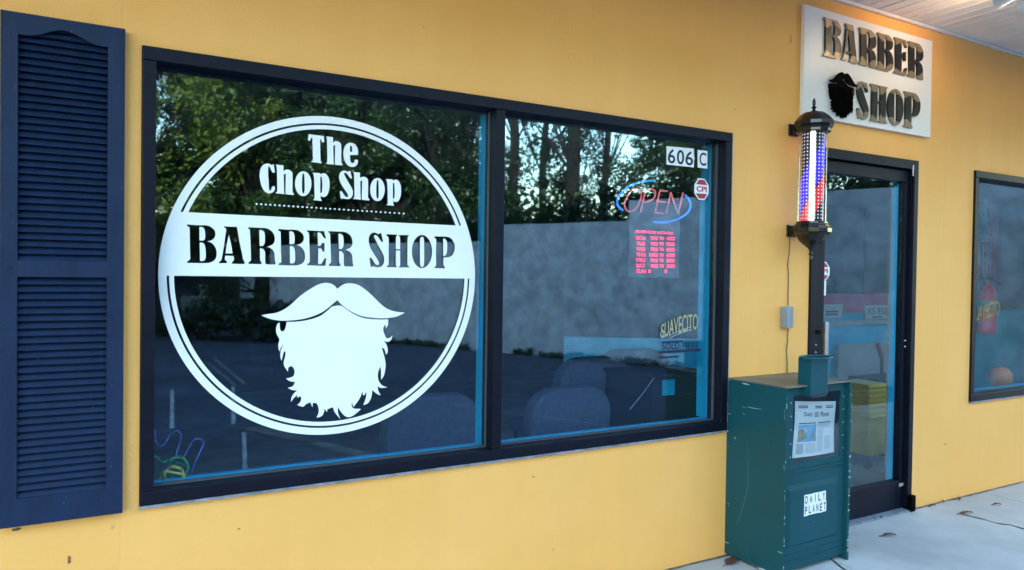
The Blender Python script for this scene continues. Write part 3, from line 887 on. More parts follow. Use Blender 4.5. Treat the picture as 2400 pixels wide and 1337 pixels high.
# pomade decals: lettering on a rising arc
def arc_logo(px, py, wpx, hpx, Y, label, full=True):
    fr = wall(Y)
    x0, x1 = XZ(px - wpx / 2, py, Y)[0], XZ(px + wpx / 2, py, Y)[0]
    zc = XZ(px, py, Y)[1]
    hh = (XZ(px, py - hpx / 2, Y)[1] - zc)
    W_ = x1 - x0
    def bend(X, Z):
        t = (X - x0) / W_
        return X, Z + hh * (-0.25 + 1.5 * t - 0.75 * t * t) + (Z - zc) * (0.25 - 0.5 * abs(t - 0.62))
    d = thing('pomade_decal', (x0, Y, zc - hh), label, 'window decal')
    w = MB()
    w.text('SUAVECITO', x0, x1, zc - hh * 0.75, zc + hh * 0.45, fr, 0.0015, 0, 0.012, xf=bend)
    w.build('lettering', M['gold_ink'] if full else M['dark_gold'], d)
    w = MB()
    for k in range(2):
        pts = []
        for i in range(14):
            t = i / 13
            X = x0 + W_ * (0.22 + 0.62 * t)
            pts.append((X, bend(X, zc)[1] - hh * (0.78 + 0.22 * k - 0.25 * t)))
        pts2 = [(a, b - 0.003) for a, b in pts[::-1]]
        w.flat([pts + pts2], fr, 0.001, 0.0004)
    c0 = (x0 + 0.012, zc - hh * 0.62)
    lp = ell(c0[0], c0[1], 0.017, 0.016, 20)
    w.flat([lp, ell(c0[0], c0[1], 0.013, 0.012, 20)], fr, 0.001, 0.0004)
    w.build('flourish', M['dark_gold'] if not full else M['ink_grey'], d)
    return d
dc = arc_logo(1592, 765, 86, 56, YD, 'pale gold arched lettering decal low on the right window pane above dark lettering')
w = MB()
for body, p0, p1 in (('SOLD', (1552, 803), (1592, 819)), ('HERE', (1600, 804), (1636, 817))):
    a, b = XZ(*p0, YD), XZ(*p1, YD)
    w.text(body, a[0], b[0], b[1], a[1], wall(YD), 0.0015, 0, 0.01)
for p0, p1 in (((1546, 823), (1641, 824.2)), ((1546, 837), (1590, 838.2)), ((1552, 801), (1600, 802.2)), ((1553, 828), (1588, 833))):
    a, b = XZ(*p0, YD), XZ(*p1, YD)
    if p0[1] == 828:
        w.text('BARBERS ONLY', a[0], b[0], b[1], a[1], wall(YD), 0.0015, 0, 0.0) if False else None
        continue
    w.flat([rect(a[0], b[0], b[1], a[1])], wall(YD), 0.001, 0.0004)
w.build('sold_here_lettering', M['navy_ink'], dc)
arc_logo(2311, 732, 62, 50, YD, 'gold arched lettering decal at the lower left of the far right window', full=False)

# ------------------------------------------------------------------ open sign and opening hours behind the glass
YN = 0.13
C6b = (1420, 320, 3.714)
op = thing('open_sign', (P(1530, 480, YN).x, YN, P(1530, 530, YN).z), 'neon open sign with red script letters inside two blue arcs', 'neon sign')
def ntube(w, pts, r):
    s = smooth(pts + pts[-2:0:-1] if False else pts, 5) if False else pts
    v = [np.array(q, float) for q in pts]
    res = []
    for i in range(len(v) - 1):
        p0 = v[i - 1] if i else 2 * v[0] - v[1]
        p3 = v[i + 2] if i + 2 < len(v) else 2 * v[-1] - v[-2]
        for k in range(4):
            t = k / 4
            q = 0.5 * ((2 * v[i]) + (-p0 + v[i + 1]) * t + (2 * p0 - 5 * v[i] + 4 * v[i + 1] - p3) * t * t + (-p0 + 3 * v[i] - 3 * v[i + 1] + p3) * t ** 3)
            res.append(q)
    res.append(v[-1])
    w.tube([P(*T([tuple(q)], *C6b)[0], YN) for q in res], r, 8)
w = MB()
ntube(w, [(430,385),(350,390),(260,410),(180,450),(120,510),(98,570),(110,610),(148,645)], 0.0052)
ntube(w, [(690,510),(725,550),(738,600),(715,660),(650,710),(560,742),(480,750),(415,745)], 0.0052)
w.build('blue_tube', M['neon_blue'], op, sm=True)
w = MB()
ntube(w, [(275,462),(230,470),(190,520),(165,580),(172,630),(205,655),(250,640),(285,590),(308,520),(300,475),(275,462)], 0.0042)
for seg in ([(303,660),(322,570),(345,475)], [(345,470),(400,462),(430,480),(425,525),(390,560),(332,578)], [(535,478),(470,474)], [(470,474),(448,570),(432,662)], [(432,664),(500,672)], [(450,566),(520,572)],
            [(528,672),(546,580),(565,488)], [(565,488),(595,580),(628,672)], [(628,672),(652,580),(672,490)]):
    ntube(w, seg, 0.0042)
w.build('red_tube', M['neon_red'], op, sm=True)
YH = 0.115
hs = thing('hours_sign', (P(1530, 640, YH).x, YH, P(1530, 650, YH).z), 'glowing red opening hours sign on a clear sheet in the right window', 'sign')
a, b = XZ(1478, 470, YH), XZ(1592, 652, YH)
MB().box(a[0], b[0], YH + 0.004, YH + 0.008, b[1], a[1]).build('clear_sheet', M['acrylic_sheet'], hs)
w = MB()
def ht(body, u0, u1, v0, v1, bold=0.02):
    p0, p1 = T([(u0, v0)], *C6b)[0], T([(u1, v1)], *C6b)[0]
    a, b = XZ(*p0, YH), XZ(*p1, YH)
    w.text(body, a[0], b[0], b[1], a[1], wall(YH), 0.001, 0.003, bold)
ht('BUSINESS HOURS', 258, 582, 815, 856, 0.035)
rows = [('MON', '900', 'TO', '400'), ('TUE', '900', 'TO', '500'), ('WED', '900', 'TO', '600'), ('THU', '1000', 'TO', '600'), ('FRI', '900', 'TO', '500'), ('SAT', '900', 'TO', '300')]
for i, (d, o_, t_, c_) in enumerate(rows):
    v = 868 + i * 48
    ht(d, 262, 340, v, v + 36)
    ht(o_, 376 if len(o_) == 4 else 388, 450, v + 2, v + 38)
    ht(t_, 464, 500, v + 4, v + 36)
    ht(c_, 525, 596, v + 4, v + 40)
ht('SUN', 265, 345, 1157, 1192)
ht('0', 368, 388, 1157, 1192); ht('0', 510, 530, 1157, 1192)
w.build('lettering', M['led_red'], hs)

# ------------------------------------------------------------------ sign board over the door
YB = -0.026
x0, x1 = P(1887, 12, YB).x, P(2186, 96, YB).x
z0, z1 = 2.262, 2.845
sb = thing('sign_board', (x0, -0.026, z0), 'white barber shop board with raised bronze letters and a black beard, above the door', 'sign')
MB().box(x0, x1, YB, -0.001, z0, z1, bev=0.004).build('board', M['sign_white'], sb)
def bronze():
    m, nt, b = newmat('bronze_letters')
    N, L = nt.nodes, nt.links
    tc = N.new("ShaderNodeTexCoord")
    sx = N.new("ShaderNodeSeparateXYZ"); L.new(tc.outputs["Generated"], sx.inputs[0])
    a = N.new("ShaderNodeMath"); a.operation = 'SUBTRACT'; a.inputs[1].default_value = 0.5; L.new(sx.outputs[2], a.inputs[0])
    c = N.new("ShaderNodeMath"); c.operation = 'ABSOLUTE'; L.new(a.outputs[0], c.inputs[0])
    vo = N.new("ShaderNodeTexVoronoi"); vo.inputs["Scale"].default_value = 15; L.new(tc.outputs["Object"], vo.inputs["Vector"])
    d = N.new("ShaderNodeMath"); d.operation = 'MULTIPLY_ADD'; d.inputs[1].default_value = -0.22; L.new(vo.outputs["Distance"], d.inputs[0]); L.new(c.outputs[0], d.inputs[2])
    rp = N.new("ShaderNodeValToRGB")
    rp.color_ramp.elements[0].position = 0.205; rp.color_ramp.elements[1].position = 0.23
    rp.color_ramp.elements[0].color = (0.014, 0.014, 0.014, 1); rp.color_ramp.elements[1].color = (0.25, 0.195, 0.125, 1)
    L.new(d.outputs[0], rp.inputs[0])
    L.new(rp.outputs[0], b.inputs["Base Color"])
    b.inputs["Metallic"].default_value = 0.35
    b.inputs["Roughness"].default_value = 0.34
    bp = N.new("ShaderNodeBump"); bp.inputs["Strength"].default_value = 0.5; bp.inputs["Distance"].default_value = 0.006
    L.new(vo.outputs["Distance"], bp.inputs["Height"]); L.new(bp.outputs[0], b.inputs["Normal"])
    return m
M['bronze'] = bronze()
UN = {g: unit(g) for g in 'BARESHOP'}
C7 = (1700, 0, 3.343)
YL = YB - 0.012
zB0, zB1 = None, None
def sgn(g, u0, u1, zz0, zz1):
    X0, X1 = XZ(1700 + u0 / 3.343, 120, YL)[0], XZ(1700 + u1 / 3.343, 120, YL)[0]
    lp = [[(X0 + x * (X1 - X0), zz0 + z * (zz1 - zz0)) for x, z in l] for l in UN[g]]
    MB().flat(lp, wall(YB), 0.0008, 0.011).build('letter', M['bronze'], sb)
tB = XZ(1700 + 845 / 3.343, 140 / 3.343 + 4, YL)[1]; bB = XZ(1700 + 845 / 3.343, 455 / 3.343, YL)[1]
for g, u0, u1 in (('B', 772, 912), ('A', 917, 1040), ('R', 1050, 1188), ('B', 1193, 1320), ('E', 1325, 1428), ('R', 1433, 1558)):
    sgn(g, u0, u1, bB, tB)
tS = XZ(1700 + 1345 / 3.343, 700 / 3.343, YL)[1]; bS = XZ(1700 + 1345 / 3.343, 985 / 3.343, YL)[1]
for g, u0, u1 in (('S', 1042, 1135), ('H', 1147, 1280), ('O', 1284, 1407), ('P', 1413, 1540)):
    sgn(g, u0, u1, bS, tS)
# black beard emblem, same outline as the window logo
aa = np.array(MOUS + BEARD); lo, hi = aa.min(0), aa.max(0)
X0, X1 = XZ(1938, 190, YL)[0], XZ(2007, 200, YL)[0]
Zt, Zb = XZ(1972, 172, YL)[1], XZ(1974, 277, YL)[1]
def emb(lp, hair=False):
    o = []
    rnd = random.Random(5)
    for i, (x, z) in enumerate(lp):
        o.append((X0 + (x - lo[0]) / (hi[0] - lo[0]) * (X1 - X0), Zb + (z - lo[1]) / (hi[1] - lo[1]) * (Zt - Zb)))
    return o
be = MB().flat([emb(BEARD)], wall(YB), 0.0012, 0.018).build('beard_emblem', M['black_matte'], sb)
MB().flat([emb(MOUS)], wall(YB), 0.0195, 0.008).build('moustache', M['black_matte'], be)
# shaggy locks hanging over the beard
w = MB()
rnd = random.Random(9)
for i in range(70):
    X = X0 + (X1 - X0) * rnd.uniform(0.14, 0.86)
    t = abs((X - X0) / (X1 - X0) - 0.5) * 2
    Z = Zb + (Zt - Zb) * rnd.uniform(0.15 + 0.22 * t * t, 0.7)
    s_ = rnd.choice((-1, 1)) * rnd.uniform(0.2, 1)
    pts = [fw_(0, 0) * 0 + Vector((X, YB - 0.02 - 0.004 * rnd.random(), Z)), Vector((X + 0.004 * s_, YB - 0.026, Z - 0.02)), Vector((X + 0.012 * s_, YB - 0.024, Z - 0.042))]
    w.tube(pts, 0.005, 5, 0.0008)
w.build('beard_lock', M['black_matte'], be)

# ------------------------------------------------------------------ barber pole
pc = (3.219, -0.13)
bp_ = thing('barber_pole', (pc[0], 0, 1.50), 'lit barber pole with black caps and red and blue lights beside the door', 'barber pole')
MB().lathe([(0.074, 2.142), (0.086, 2.146), (0.087, 2.162), (0.092, 2.166), (0.098, 2.182), (0.098, 2.200), (0.088, 2.212), (0.072, 2.230), (0.052, 2.246), (0.020, 2.252), (0.018, 2.256)], pc, 12).build('top_cap', M['black_gloss'], bp_, bev=0.002)
MB().lathe([(0.010, 2.2565), (0.007, 2.268), (0.014, 2.276), (0.006, 2.283), (0.009, 2.295), (0.008, 2.308), (0.001, 2.325)], pc, 14).build('finial', M['black_gloss'], bp_, sm=True)
MB().lathe([(0.002, 1.492), (0.010, 1.500), (0.006, 1.512), (0.013, 1.524), (0.007, 1.536), (0.016, 1.552), (0.040, 1.572), (0.062, 1.592), (0.080, 1.622), (0.096, 1.634), (0.097, 1.656), (0.084, 1.664), (0.085, 1.674), (0.078, 1.678), (0.077, 1.690)], pc, 12).build('bottom_cap', M['black_gloss'], bp_, bev=0.002)
n = 40
tv = MB()
tv.lathe([(0.071, 1.6905), (0.071, 2.1415)], pc, n)
tv.f = [q for q in tv.f if len(q) == 4]
tv.build('clear_tube', M['acrylic'], bp_, sm=True)
def led_column():
    m, nt, b = newmat('led_column')
    N, L = nt.nodes, nt.links
    def math_(op, a, bb=None, cc=None):
        x = N.new("ShaderNodeMath"); x.operation = op
        for i, q in enumerate((a, bb, cc)):
            if q is None: continue
            if isinstance(q, (int, float)): x.inputs[i].default_value = q
            else: L.new(q, x.inputs[i])
        return x.outputs[0]
    tc = N.new("ShaderNodeTexCoord")
    sx = N.new("ShaderNodeSeparateXYZ"); L.new(tc.outputs["Object"], sx.inputs[0])
    ax = math_('SUBTRACT', sx.outputs[0], pc[0] ) ; ay = math_('SUBTRACT', sx.outputs[1], pc[1])
    phi = math_('DIVIDE', math_('ARCTAN2', ay, ax), 2 * math.pi)
    u = math_('MULTIPLY', phi, 18.0); v = math_('MULTIPLY', sx.outputs[2], 56.0)
    du = math_('SUBTRACT', math_('FRACT', u), 0.5); dv = math_('SUBTRACT', math_('FRACT', v), 0.5)
    r2 = math_('ADD', math_('POWER', math_('MULTIPLY', du, 1.0), 2.0), math_('POWER', dv, 2.0))
    dot = math_('LESS_THAN', r2, 0.034)
    ph = math_('FRACT', math_('ADD', math_('SUBTRACT', 4.29, phi), math_('MULTIPLY', sx.outputs[2], 1.8)))
    rp = N.new("ShaderNodeValToRGB"); rp.color_ramp.interpolation = 'CONSTANT'
    e = rp.color_ramp.elements
    e[0].position = 0.0; e[0].color = (0.03, 0.01, 0.9, 1)
    e[1].position = 0.30; e[1].color = (0.0, 0.0, 0.006, 1)
    for p_, c_ in ((0.76, (0.55, 0.008, 0.02, 1)), (0.97, (0.0, 0.0, 0.006, 1))):
        q = e.new(p_); q.color = c_
    L.new(ph, rp.inputs[0])
    mx = N.new("ShaderNodeMix"); mx.data_type = 'RGBA'
    ms = math_('MULTIPLY', dot, 1.0)
    L.new(ms, mx.inputs[0]); L.new(rp.outputs[0], mx.inputs[6])
    ad = N.new("ShaderNodeMix"); ad.data_type = 'RGBA'; ad.inputs[0].default_value = 0.5
    L.new(rp.outputs[0], ad.inputs[6]); ad.inputs[7].default_value = (1.6, 1.6, 2.0, 1)
    L.new(ad.outputs[2], mx.inputs[7])
    L.new(mx.outputs[2], b.inputs["Emission Color"])
    b.inputs["Emission Strength"].default_value = 0.11
    b.inputs["Base Color"].default_value = (0.02, 0.02, 0.03, 1)
    b.inputs["Roughness"].default_value = 0.15
    return m
MB().lathe([(0.056, 1.6908), (0.056, 2.1412)], pc, 40).build('led_column', led_column(), bp_, sm=True)
for a in (217,):  # added glowing strip on the camera side, standing for the pole's bright streak
    c, s_ = math.cos(R(a)), math.sin(R(a))
    MB().lathe([(0.0115, 1.6909), (0.0115, 2.1410)], (pc[0] + 0.0535 * c, pc[1] + 0.0535 * s_), 16).build('bright_streak', M['streak_white'], bp_, sm=True)
for z in (2.178, 1.648):
    w = MB()
    w.box(pc[0] - 0.035, pc[0] + 0.035, -0.012, -0.0005, z - 0.032, z + 0.032, bev=0.004)
    w.box(pc[0] - 0.022, pc[0] + 0.022, -0.075, -0.012, z - 0.024, z + 0.024, bev=0.004)
    w.build('bracket', M['black_gloss'], bp_)

# wire and switch box under the pole
wp = [(1851, 556), (1850, 590), (1846, 622), (1848, 640), (1847, 690), (1847, 718)]
w = MB().tube([P(a, b, -0.006) for a, b in wp], 0.0028, 6)
tag(w.build('power_wire', M['cord'], sm=True), 'thin brown wire hanging from the barber pole to the grey box', 'wire')
wp = [(1847, 769), (1846, 800), (1843, 822), (1845, 850), (1845, 885), (1845, 960)]
w = MB().tube([P(a, b, -0.006) for a, b in wp], 0.0028, 6)
tag(w.build('lower_wire', M['cord'], sm=True), 'thin brown wire running from the grey box down behind the newspaper box', 'wire')
sw = thing('switch_box', (P(1846, 768).x, 0, P(1846, 768).z), 'small grey plastic box on the yellow wall under the barber pole', 'electrical box')
a, b = XZ(1836, 719, -0.02), XZ(1857, 768, -0.02)
MB().box(a[0], b[0] - 0.01, -0.034, -0.0004, b[1], a[1], bev=0.004).build('cover', M['grey_box'], sw)
MB().tube([P(1847, 716, -0.037), P(1847, 770, -0.037)], 0.0024, 6).build('wire_channel', M['ink_grey'], sw)

# ------------------------------------------------------------------ newspaper box
BA = 0.0331
BO = Vector((2.788, -0.350, 0.0))
BW, BD, BH = 0.498, 0.365, 0.8925
bu = Vector((math.cos(BA), math.sin(BA), 0))
bf = Frame(BO, bu)                                     # front face: u right, v up, n towards the street
def BP(px, py, off=0.0):
    r = ray(px, py)
    o = BO + bf.n * off
    t = (o - CAM).dot(bf.n) / r.dot(bf.n)
    q = CAM + r * t - o
    return (q.dot(bf.u), q.z)
nb = thing('newspaper_box', BO, 'scratched dark teal metal newspaper vending box standing on the walk beside the door', 'newspaper box')
FB = 0.020                                             # the front panels sit back between the side flanges
w = MB()
w.box(0, 0.006, 0, BD, 0.012, BH - 0.004, bf)
w.box(BW - 0.016, BW, 0, BD, 0.0, BH - 0.004, bf)
w.box(0.006, BW - 0.016, BD - 0.008, BD, 0.02, BH - 0.004, bf)
w.box(0.006, BW - 0.016, FB + 0.004, BD - 0.008, 0.02, 0.03, bf)
w.build('cabinet', M['box_green'], nb, bev=0.0015)
MB().box(-0.003, BW + 0.003, -0.004, BD + 0.002, BH - 0.0035, BH + 0.003, bf).build('lid', M['grey_box'] if False else mat('lid_reflection', (0.16, 0.13, 0.09), 0.45, var=0.3, vscale=7, c2=(0.05, 0.075, 0.085)), nb, bev=0.0015)  # tan brown of reflected surroundings put into the lid colour
# upper door with the display window
wl, wt = BP(1860, 928, -FB); wr, wb = BP(1969, 1066, -FB)
wl, wr = min(wl, wr), max(wl, wr)
hz = BP(1900, 1098, -FB)[1]
dr = MB().flat([rect(0.0065, BW - 0.0165, hz, BH - 0.006), rect(wl, wr, wb, wt)], Frame(bf.o - bf.n * (FB + 0.012), bf.u), 0, 0.012).build('upper_door', M['box_green'], nb, bev=0.0015)
w = MB()
w.box(wl - 0.0005, wr + 0.0005, FB + 0.055, FB + 0.06, wb - 0.02, wt + 0.02, bf)
w.build('display_back', M['box_dark'], dr)
MB().box(wl + 0.0003, wr - 0.0003, FB + 0.004, FB + 0.0065, wb + 0.0003, wt - 0.0003, bf).build('display_pane', M['acrylic'], dr)
w = MB()
for i in range(5):
    t = (i + 0.5) / 5
    for q in (wr + 0.014, wl - 0.020):
        MB().box(q, q + 0.006, FB - 0.0025, FB, wb + t * (wt - wb) - 0.003, wb + t * (wt - wb) + 0.003, bf, bev=0.001).build('rivet', M['scratch'], dr)
MB().box(0.008, BW - 0.018, FB - 0.008, FB - 0.0002, hz - 0.006, hz + 0.004, bf, bev=0.002).build('door_lip', M['box_green'], nb)
lo_ = MB()
lo_.box(0.0065, BW - 0.0165, FB, FB + 0.012, 0.03, hz - 0.0005, bf)
lp_ = lo_.build('lower_panel', M['box_green'], nb)
# raised field of the lower panel with mitred top and right edges
q0 = BP(1841, 1138, -FB); q1 = BP(1977, 1116, -FB); q2 = BP(1973, 1127, -FB); q3 = BP(1849, 1148, -FB)
ptl = BP(1849, 1148, -FB); pbr = BP(1973, 1240, -FB)
pz0 = BP(1900, 1271, -FB)[1]
pu0, pu1 = 0.035, BW - 0.07
pz1 = BP(1900, 1129, -FB)[1]
vs, h1 = [], 0.007
m_ = 0.026
for (u_, v_, n_) in ((pu0, pz0, -FB), (pu1, pz0, -FB), (pu1, pz1, -FB), (pu0, pz1, -FB), (pu0 + m_, pz0 + m_ * .5, -FB + h1), (pu1 - m_ * .5, pz0 + m_ * .5, -FB + h1), (pu1 - m_ * .5, pz1 - m_, -FB + h1), (pu0 + m_, pz1 - m_, -FB + h1)):
    vs.append(bf(u_, v_, n_ + 0.0003))
MB().add(vs, [(0, 1, 5, 4), (1, 2, 6, 5), (2, 3, 7, 6), (3, 0, 4, 7), (4, 5, 6, 7)]).build('raised_field', M['box_green'], lp_)
bz = BP(1900, 1302, -FB)[1]
MB().box(0.008, BW - 0.018, FB - 0.006, FB - 0.0003, bz - 0.004, bz + 0.003, bf, bev=0.002).box(0.008, BW - 0.018, FB - 0.004, FB - 0.0003, bz + 0.03, bz + 0.034, bf, bev=0.0015).build('ridge', M['box_green'], lp_)
# taped paper letters
tz = [BP(1912, y, -FB + h1) for y in (1157, 1182, 1209)]
u0, u1 = BP(1884.5, 1185, -FB + h1)[0], BP(1936.5, 1180, -FB + h1)[0]
za, zb_, zc_ = BP(1884, 1161, -FB + h1)[1], BP(1884, 1185.5, -FB + h1)[1], BP(1884, 1211, -FB + h1)[1]
kk = (u1 - u0)
w = MB(); t_ = MB()
rnd = random.Random(4)
off = -FB + h1
for row, (body, zz1, zz0, uu1) in enumerate((('DAILY', za, zb_ + 0.001, u1 - kk * 0.03), ('PLANET', zb_ - 0.001, zc_, u1))):
    nn = len(body)
    for i, ch in enumerate(body):
        p0, p1 = u0 + (uu1 - u0) * i / nn, u0 + (uu1 - u0) * (i + 1) / nn
        dz = rnd.uniform(-0.002, 0.002)
        w.flat([rect(p0, p1 - 0.001, zz0 + dz, zz1 + dz)], bf, off + 0.0006, 0.0004)
        m2 = 0.2 if ch != 'I' else 0.42
        t_.text(ch, p0 + (p1 - p0) * m2, p1 - (p1 - p0) * m2, zz0 + dz + 0.007, zz1 + dz - 0.006, bf, off + 0.0014, 0, 0.022)
lb = w.build('taped_letters', M['vinyl'], nb)
t_.build('lettering', M['ink'], lb)
# coin housing on the top front edge with its open ring
ch_ = MB()
c0, c1 = BP(1899, 930, 0.02)[0], BP(1939, 930, 0.02)[0]
ct, cb = BP(1919, 842, 0.02)[1], BP(1919, 927, 0.02)[1]
ch_.box(c0, c1, -0.022, 0.05, cb, ct, bf, bev=0.003)
coin = ch_.build('coin_housing', M['box_green'], nb)
rcx, rcz = (c0 + c1) / 2, ct + 0.006
ring = [bf(rcx + 0.095 * math.cos(2 * math.pi * i / 28), rcz, 0.0 + 0.055 * math.sin(2 * math.pi * i / 28)) for i in range(28)]
MB().tube(ring, 0.006, 8, closed=True).build('coin_ring', M['box_green'], coin, sm=True)
MB().box(c0 + 0.01, c1 - 0.008, -0.0235, -0.0222, cb - 0.008, cb + 0.006, bf).build('coin_slot', M['box_dark'], coin)
# scratches
w = MB()
def side_pt(px, py):                                    # on the left flank
    n_ = -bu
    r = ray(px, py)
    t = (BO + n_ * 0.0004 - CAM).dot(n_) / r.dot(n_)
    return CAM + r * t
def scr(pts, wd, mb):
    P3 = [side_pt(*q) for q in pts]
    vs = []
    for i, p in enumerate(P3):
        q = P3[min(i + 1, len(P3) - 1)] - P3[max(i - 1, 0)]
        nr = q.cross(bu).normalized() * wd / 2 * (0.4 if i in (0, len(P3) - 1) else 1)
        vs += [p + nr, p - nr]
    mb.add(vs, [(2 * i, 2 * i + 1, 2 * i + 3, 2 * i + 2) for i in range(len(P3) - 1)])
for pts, wd in (([(1738, 898), (1746, 900), (1757, 902)], 0.006), ([(1739, 953), (1748, 957)], 0.003), ([(1752, 954), (1765, 957), (1786, 960)], 0.003), ([(1704, 969), (1713, 971)], 0.004), ([(1740, 968), (1746, 972)], 0.004),
                ([(1700, 1000), (1706, 1001)], 0.004), ([(1690, 1268), (1700, 1271), (1709, 1274)], 0.005), ([(1823, 1293), (1833, 1297)], 0.006),
                ([(1695, 1294), (1698, 1296)], 0.006), ([(1708, 1302), (1716, 1307)], 0.005), ([(1720, 1305), (1724, 1311)], 0.007), ([(1731, 1315), (1746, 1321)], 0.005), ([(1750, 1325), (1758, 1329)], 0.006), ([(1776, 1331), (1788, 1336), (1800, 1340)], 0.012), ([(1838, 960), (1839, 985)], 0.003), ([(1837, 1090), (1838, 1102)], 0.004), ([(1839, 1160), (1839, 1175)], 0.004), ([(1699, 890), (1712, 892)], 0.005)):
    w = MB()
    scr(pts, wd, w)
    w.build('scratch', M['scratch'], nb)
w = MB()
for pts, wd in (([(1751, 1040), (1752, 1090), (1754, 1130), (1748, 1165), (1740, 1190), (1730, 1222), (1727, 1232)], 0.006), ([(1744, 1262), (1750, 1295), (1756, 1318)], 0.004), ([(1735, 1285), (1742, 1300), (1756, 1325)], 0.004), ([(1800, 1010), (1803, 1060)], 0.003)):
    w = MB()
    scr(pts, wd, w)
    w.build('rubbed_mark', M['scratch_dim'], nb)
w = MB()
rnd = random.Random(12)
for i in range(26):
    z_ = rnd.uniform(0.02, BH - 0.05)
    w = MB().box(BW - 0.004 - rnd.random() * 0.012, BW - 0.001, -0.0012, 0.0, z_, z_ + rnd.uniform(0.002, 0.010), bf)
    w.build('paint_chip', M['scratch'], nb)
for i in range(14):
    z_ = rnd.uniform(0.02, BH - 0.05)
    w = MB().box(0.0002, rnd.uniform(0.002, 0.006), -0.0012, 0.0, z_, z_ + rnd.uniform(0.002, 0.012), bf)
    w.build('paint_chip', M['scratch'], nb)

# newspaper behind the display pane
NP = [BP(a, b, -FB - 0.02) for a, b in ((1864, 941), (1961, 941), (1957, 1061), (1859, 1075))]
npo = bf(NP[3][0], NP[3][1], -FB - 0.02)
news = thing('newspaper', npo, 'folded newspaper with a colour photo behind the window of the teal box', 'newspaper')
def npt(s, t, off=0.0):                                 # s right, t down on the sheet
    top_ = np.array(NP[0]) * (1 - s) + np.array(NP[1]) * s
    bo_ = np.array(NP[3]) * (1 - s) + np.array(NP[2]) * s
    q = top_ * (1 - t) + bo_ * t
    bend = 0.006 * math.sin(math.pi * s * 1.3) + 0.003 * math.sin(5 * t + 2 * s)
    return bf(q[0], q[1], -FB - 0.022 + bend + off)
def patch(mb, s0, s1, t0, t1, off=0.0, n=10):
    vs = [npt(s0 + (s1 - s0) * i / n, t0 + (t1 - t0) * j / n, off) for j in range(n + 1) for i in range(n + 1)]
    mb.add(vs, [(j * (n + 1) + i, j * (n + 1) + i + 1, (j + 1) * (n + 1) + i + 1, (j + 1) * (n + 1) + i) for j in range(n) for i in range(n)])
    return mb
patch(MB(), 0, 1, 0, 1).build('sheet', M['paper'], news)
class SheetFrame:
    def __call__(s, a, b, c=0.0):
        return npt(a, 1 - b, 0.0012 + c)
sf = SheetFrame()
for q in (('Daily', .19, .39, 1 - .29, 1 - .19), ('Planet', .59, .83, 1 - .285, 1 - .19)):
    MB().text(*q, sf, 0, 0, 0.0).build('masthead', M['ink'], news)
w = patch(MB(), .43, .54, .19, .29, 0.001)
w.build('crest', M['ink_grey'], news)
fp = patch(MB(), .08, .50, .42, .73, 0.001).build('front_photo', M['picture'], news)
rk = [(.08, .73), (.08, .52), (.14, .49), (.20, .50), (.25, .56), (.28, .66), (.36, .63), (.42, .58), (.46, .57), (.50, .61), (.50, .73)]
rm = MB()
rm.add([npt(a, b, 0.0016) for a, b in rk], [tuple(range(len(rk)))])
rm.build('photo_rocks', M['picture_rock'], fp)
patch(MB(), .065, .22, .755, .94, 0.001).build('small_photo', M['ink_grey'], news)
w = MB()
for s0, s1, t0 in ((.07, .27, .075), (.07, .27, .105), (.44, .62, .08), (.44, .62, .11), (.72, .92, .08), (.72, .92, .11), (.09, .49, .385), (.54, .88, .385)):
    patch(MB(), s0, s1, t0, t0 + .016, 0.001, 4).build('headline', M['ink'], news)
w = MB()
for i in range(5): patch(w, .54, .86, .415 + i * .018, .423 + i * .018, 0.001, 3)
for i in range(20): patch(w, .54, .69, .52 + i * .021, .529 + i * .021, 0.001, 3)
for i in range(12): patch(w, .73, .88, .66 + i * .021, .669 + i * .021, 0.001, 3)
for i in range(9): patch(w, .26, .50, .76 + i * .021, .769 + i * .021, 0.001, 3)
w.build('text_column', M['ink_grey'], news)

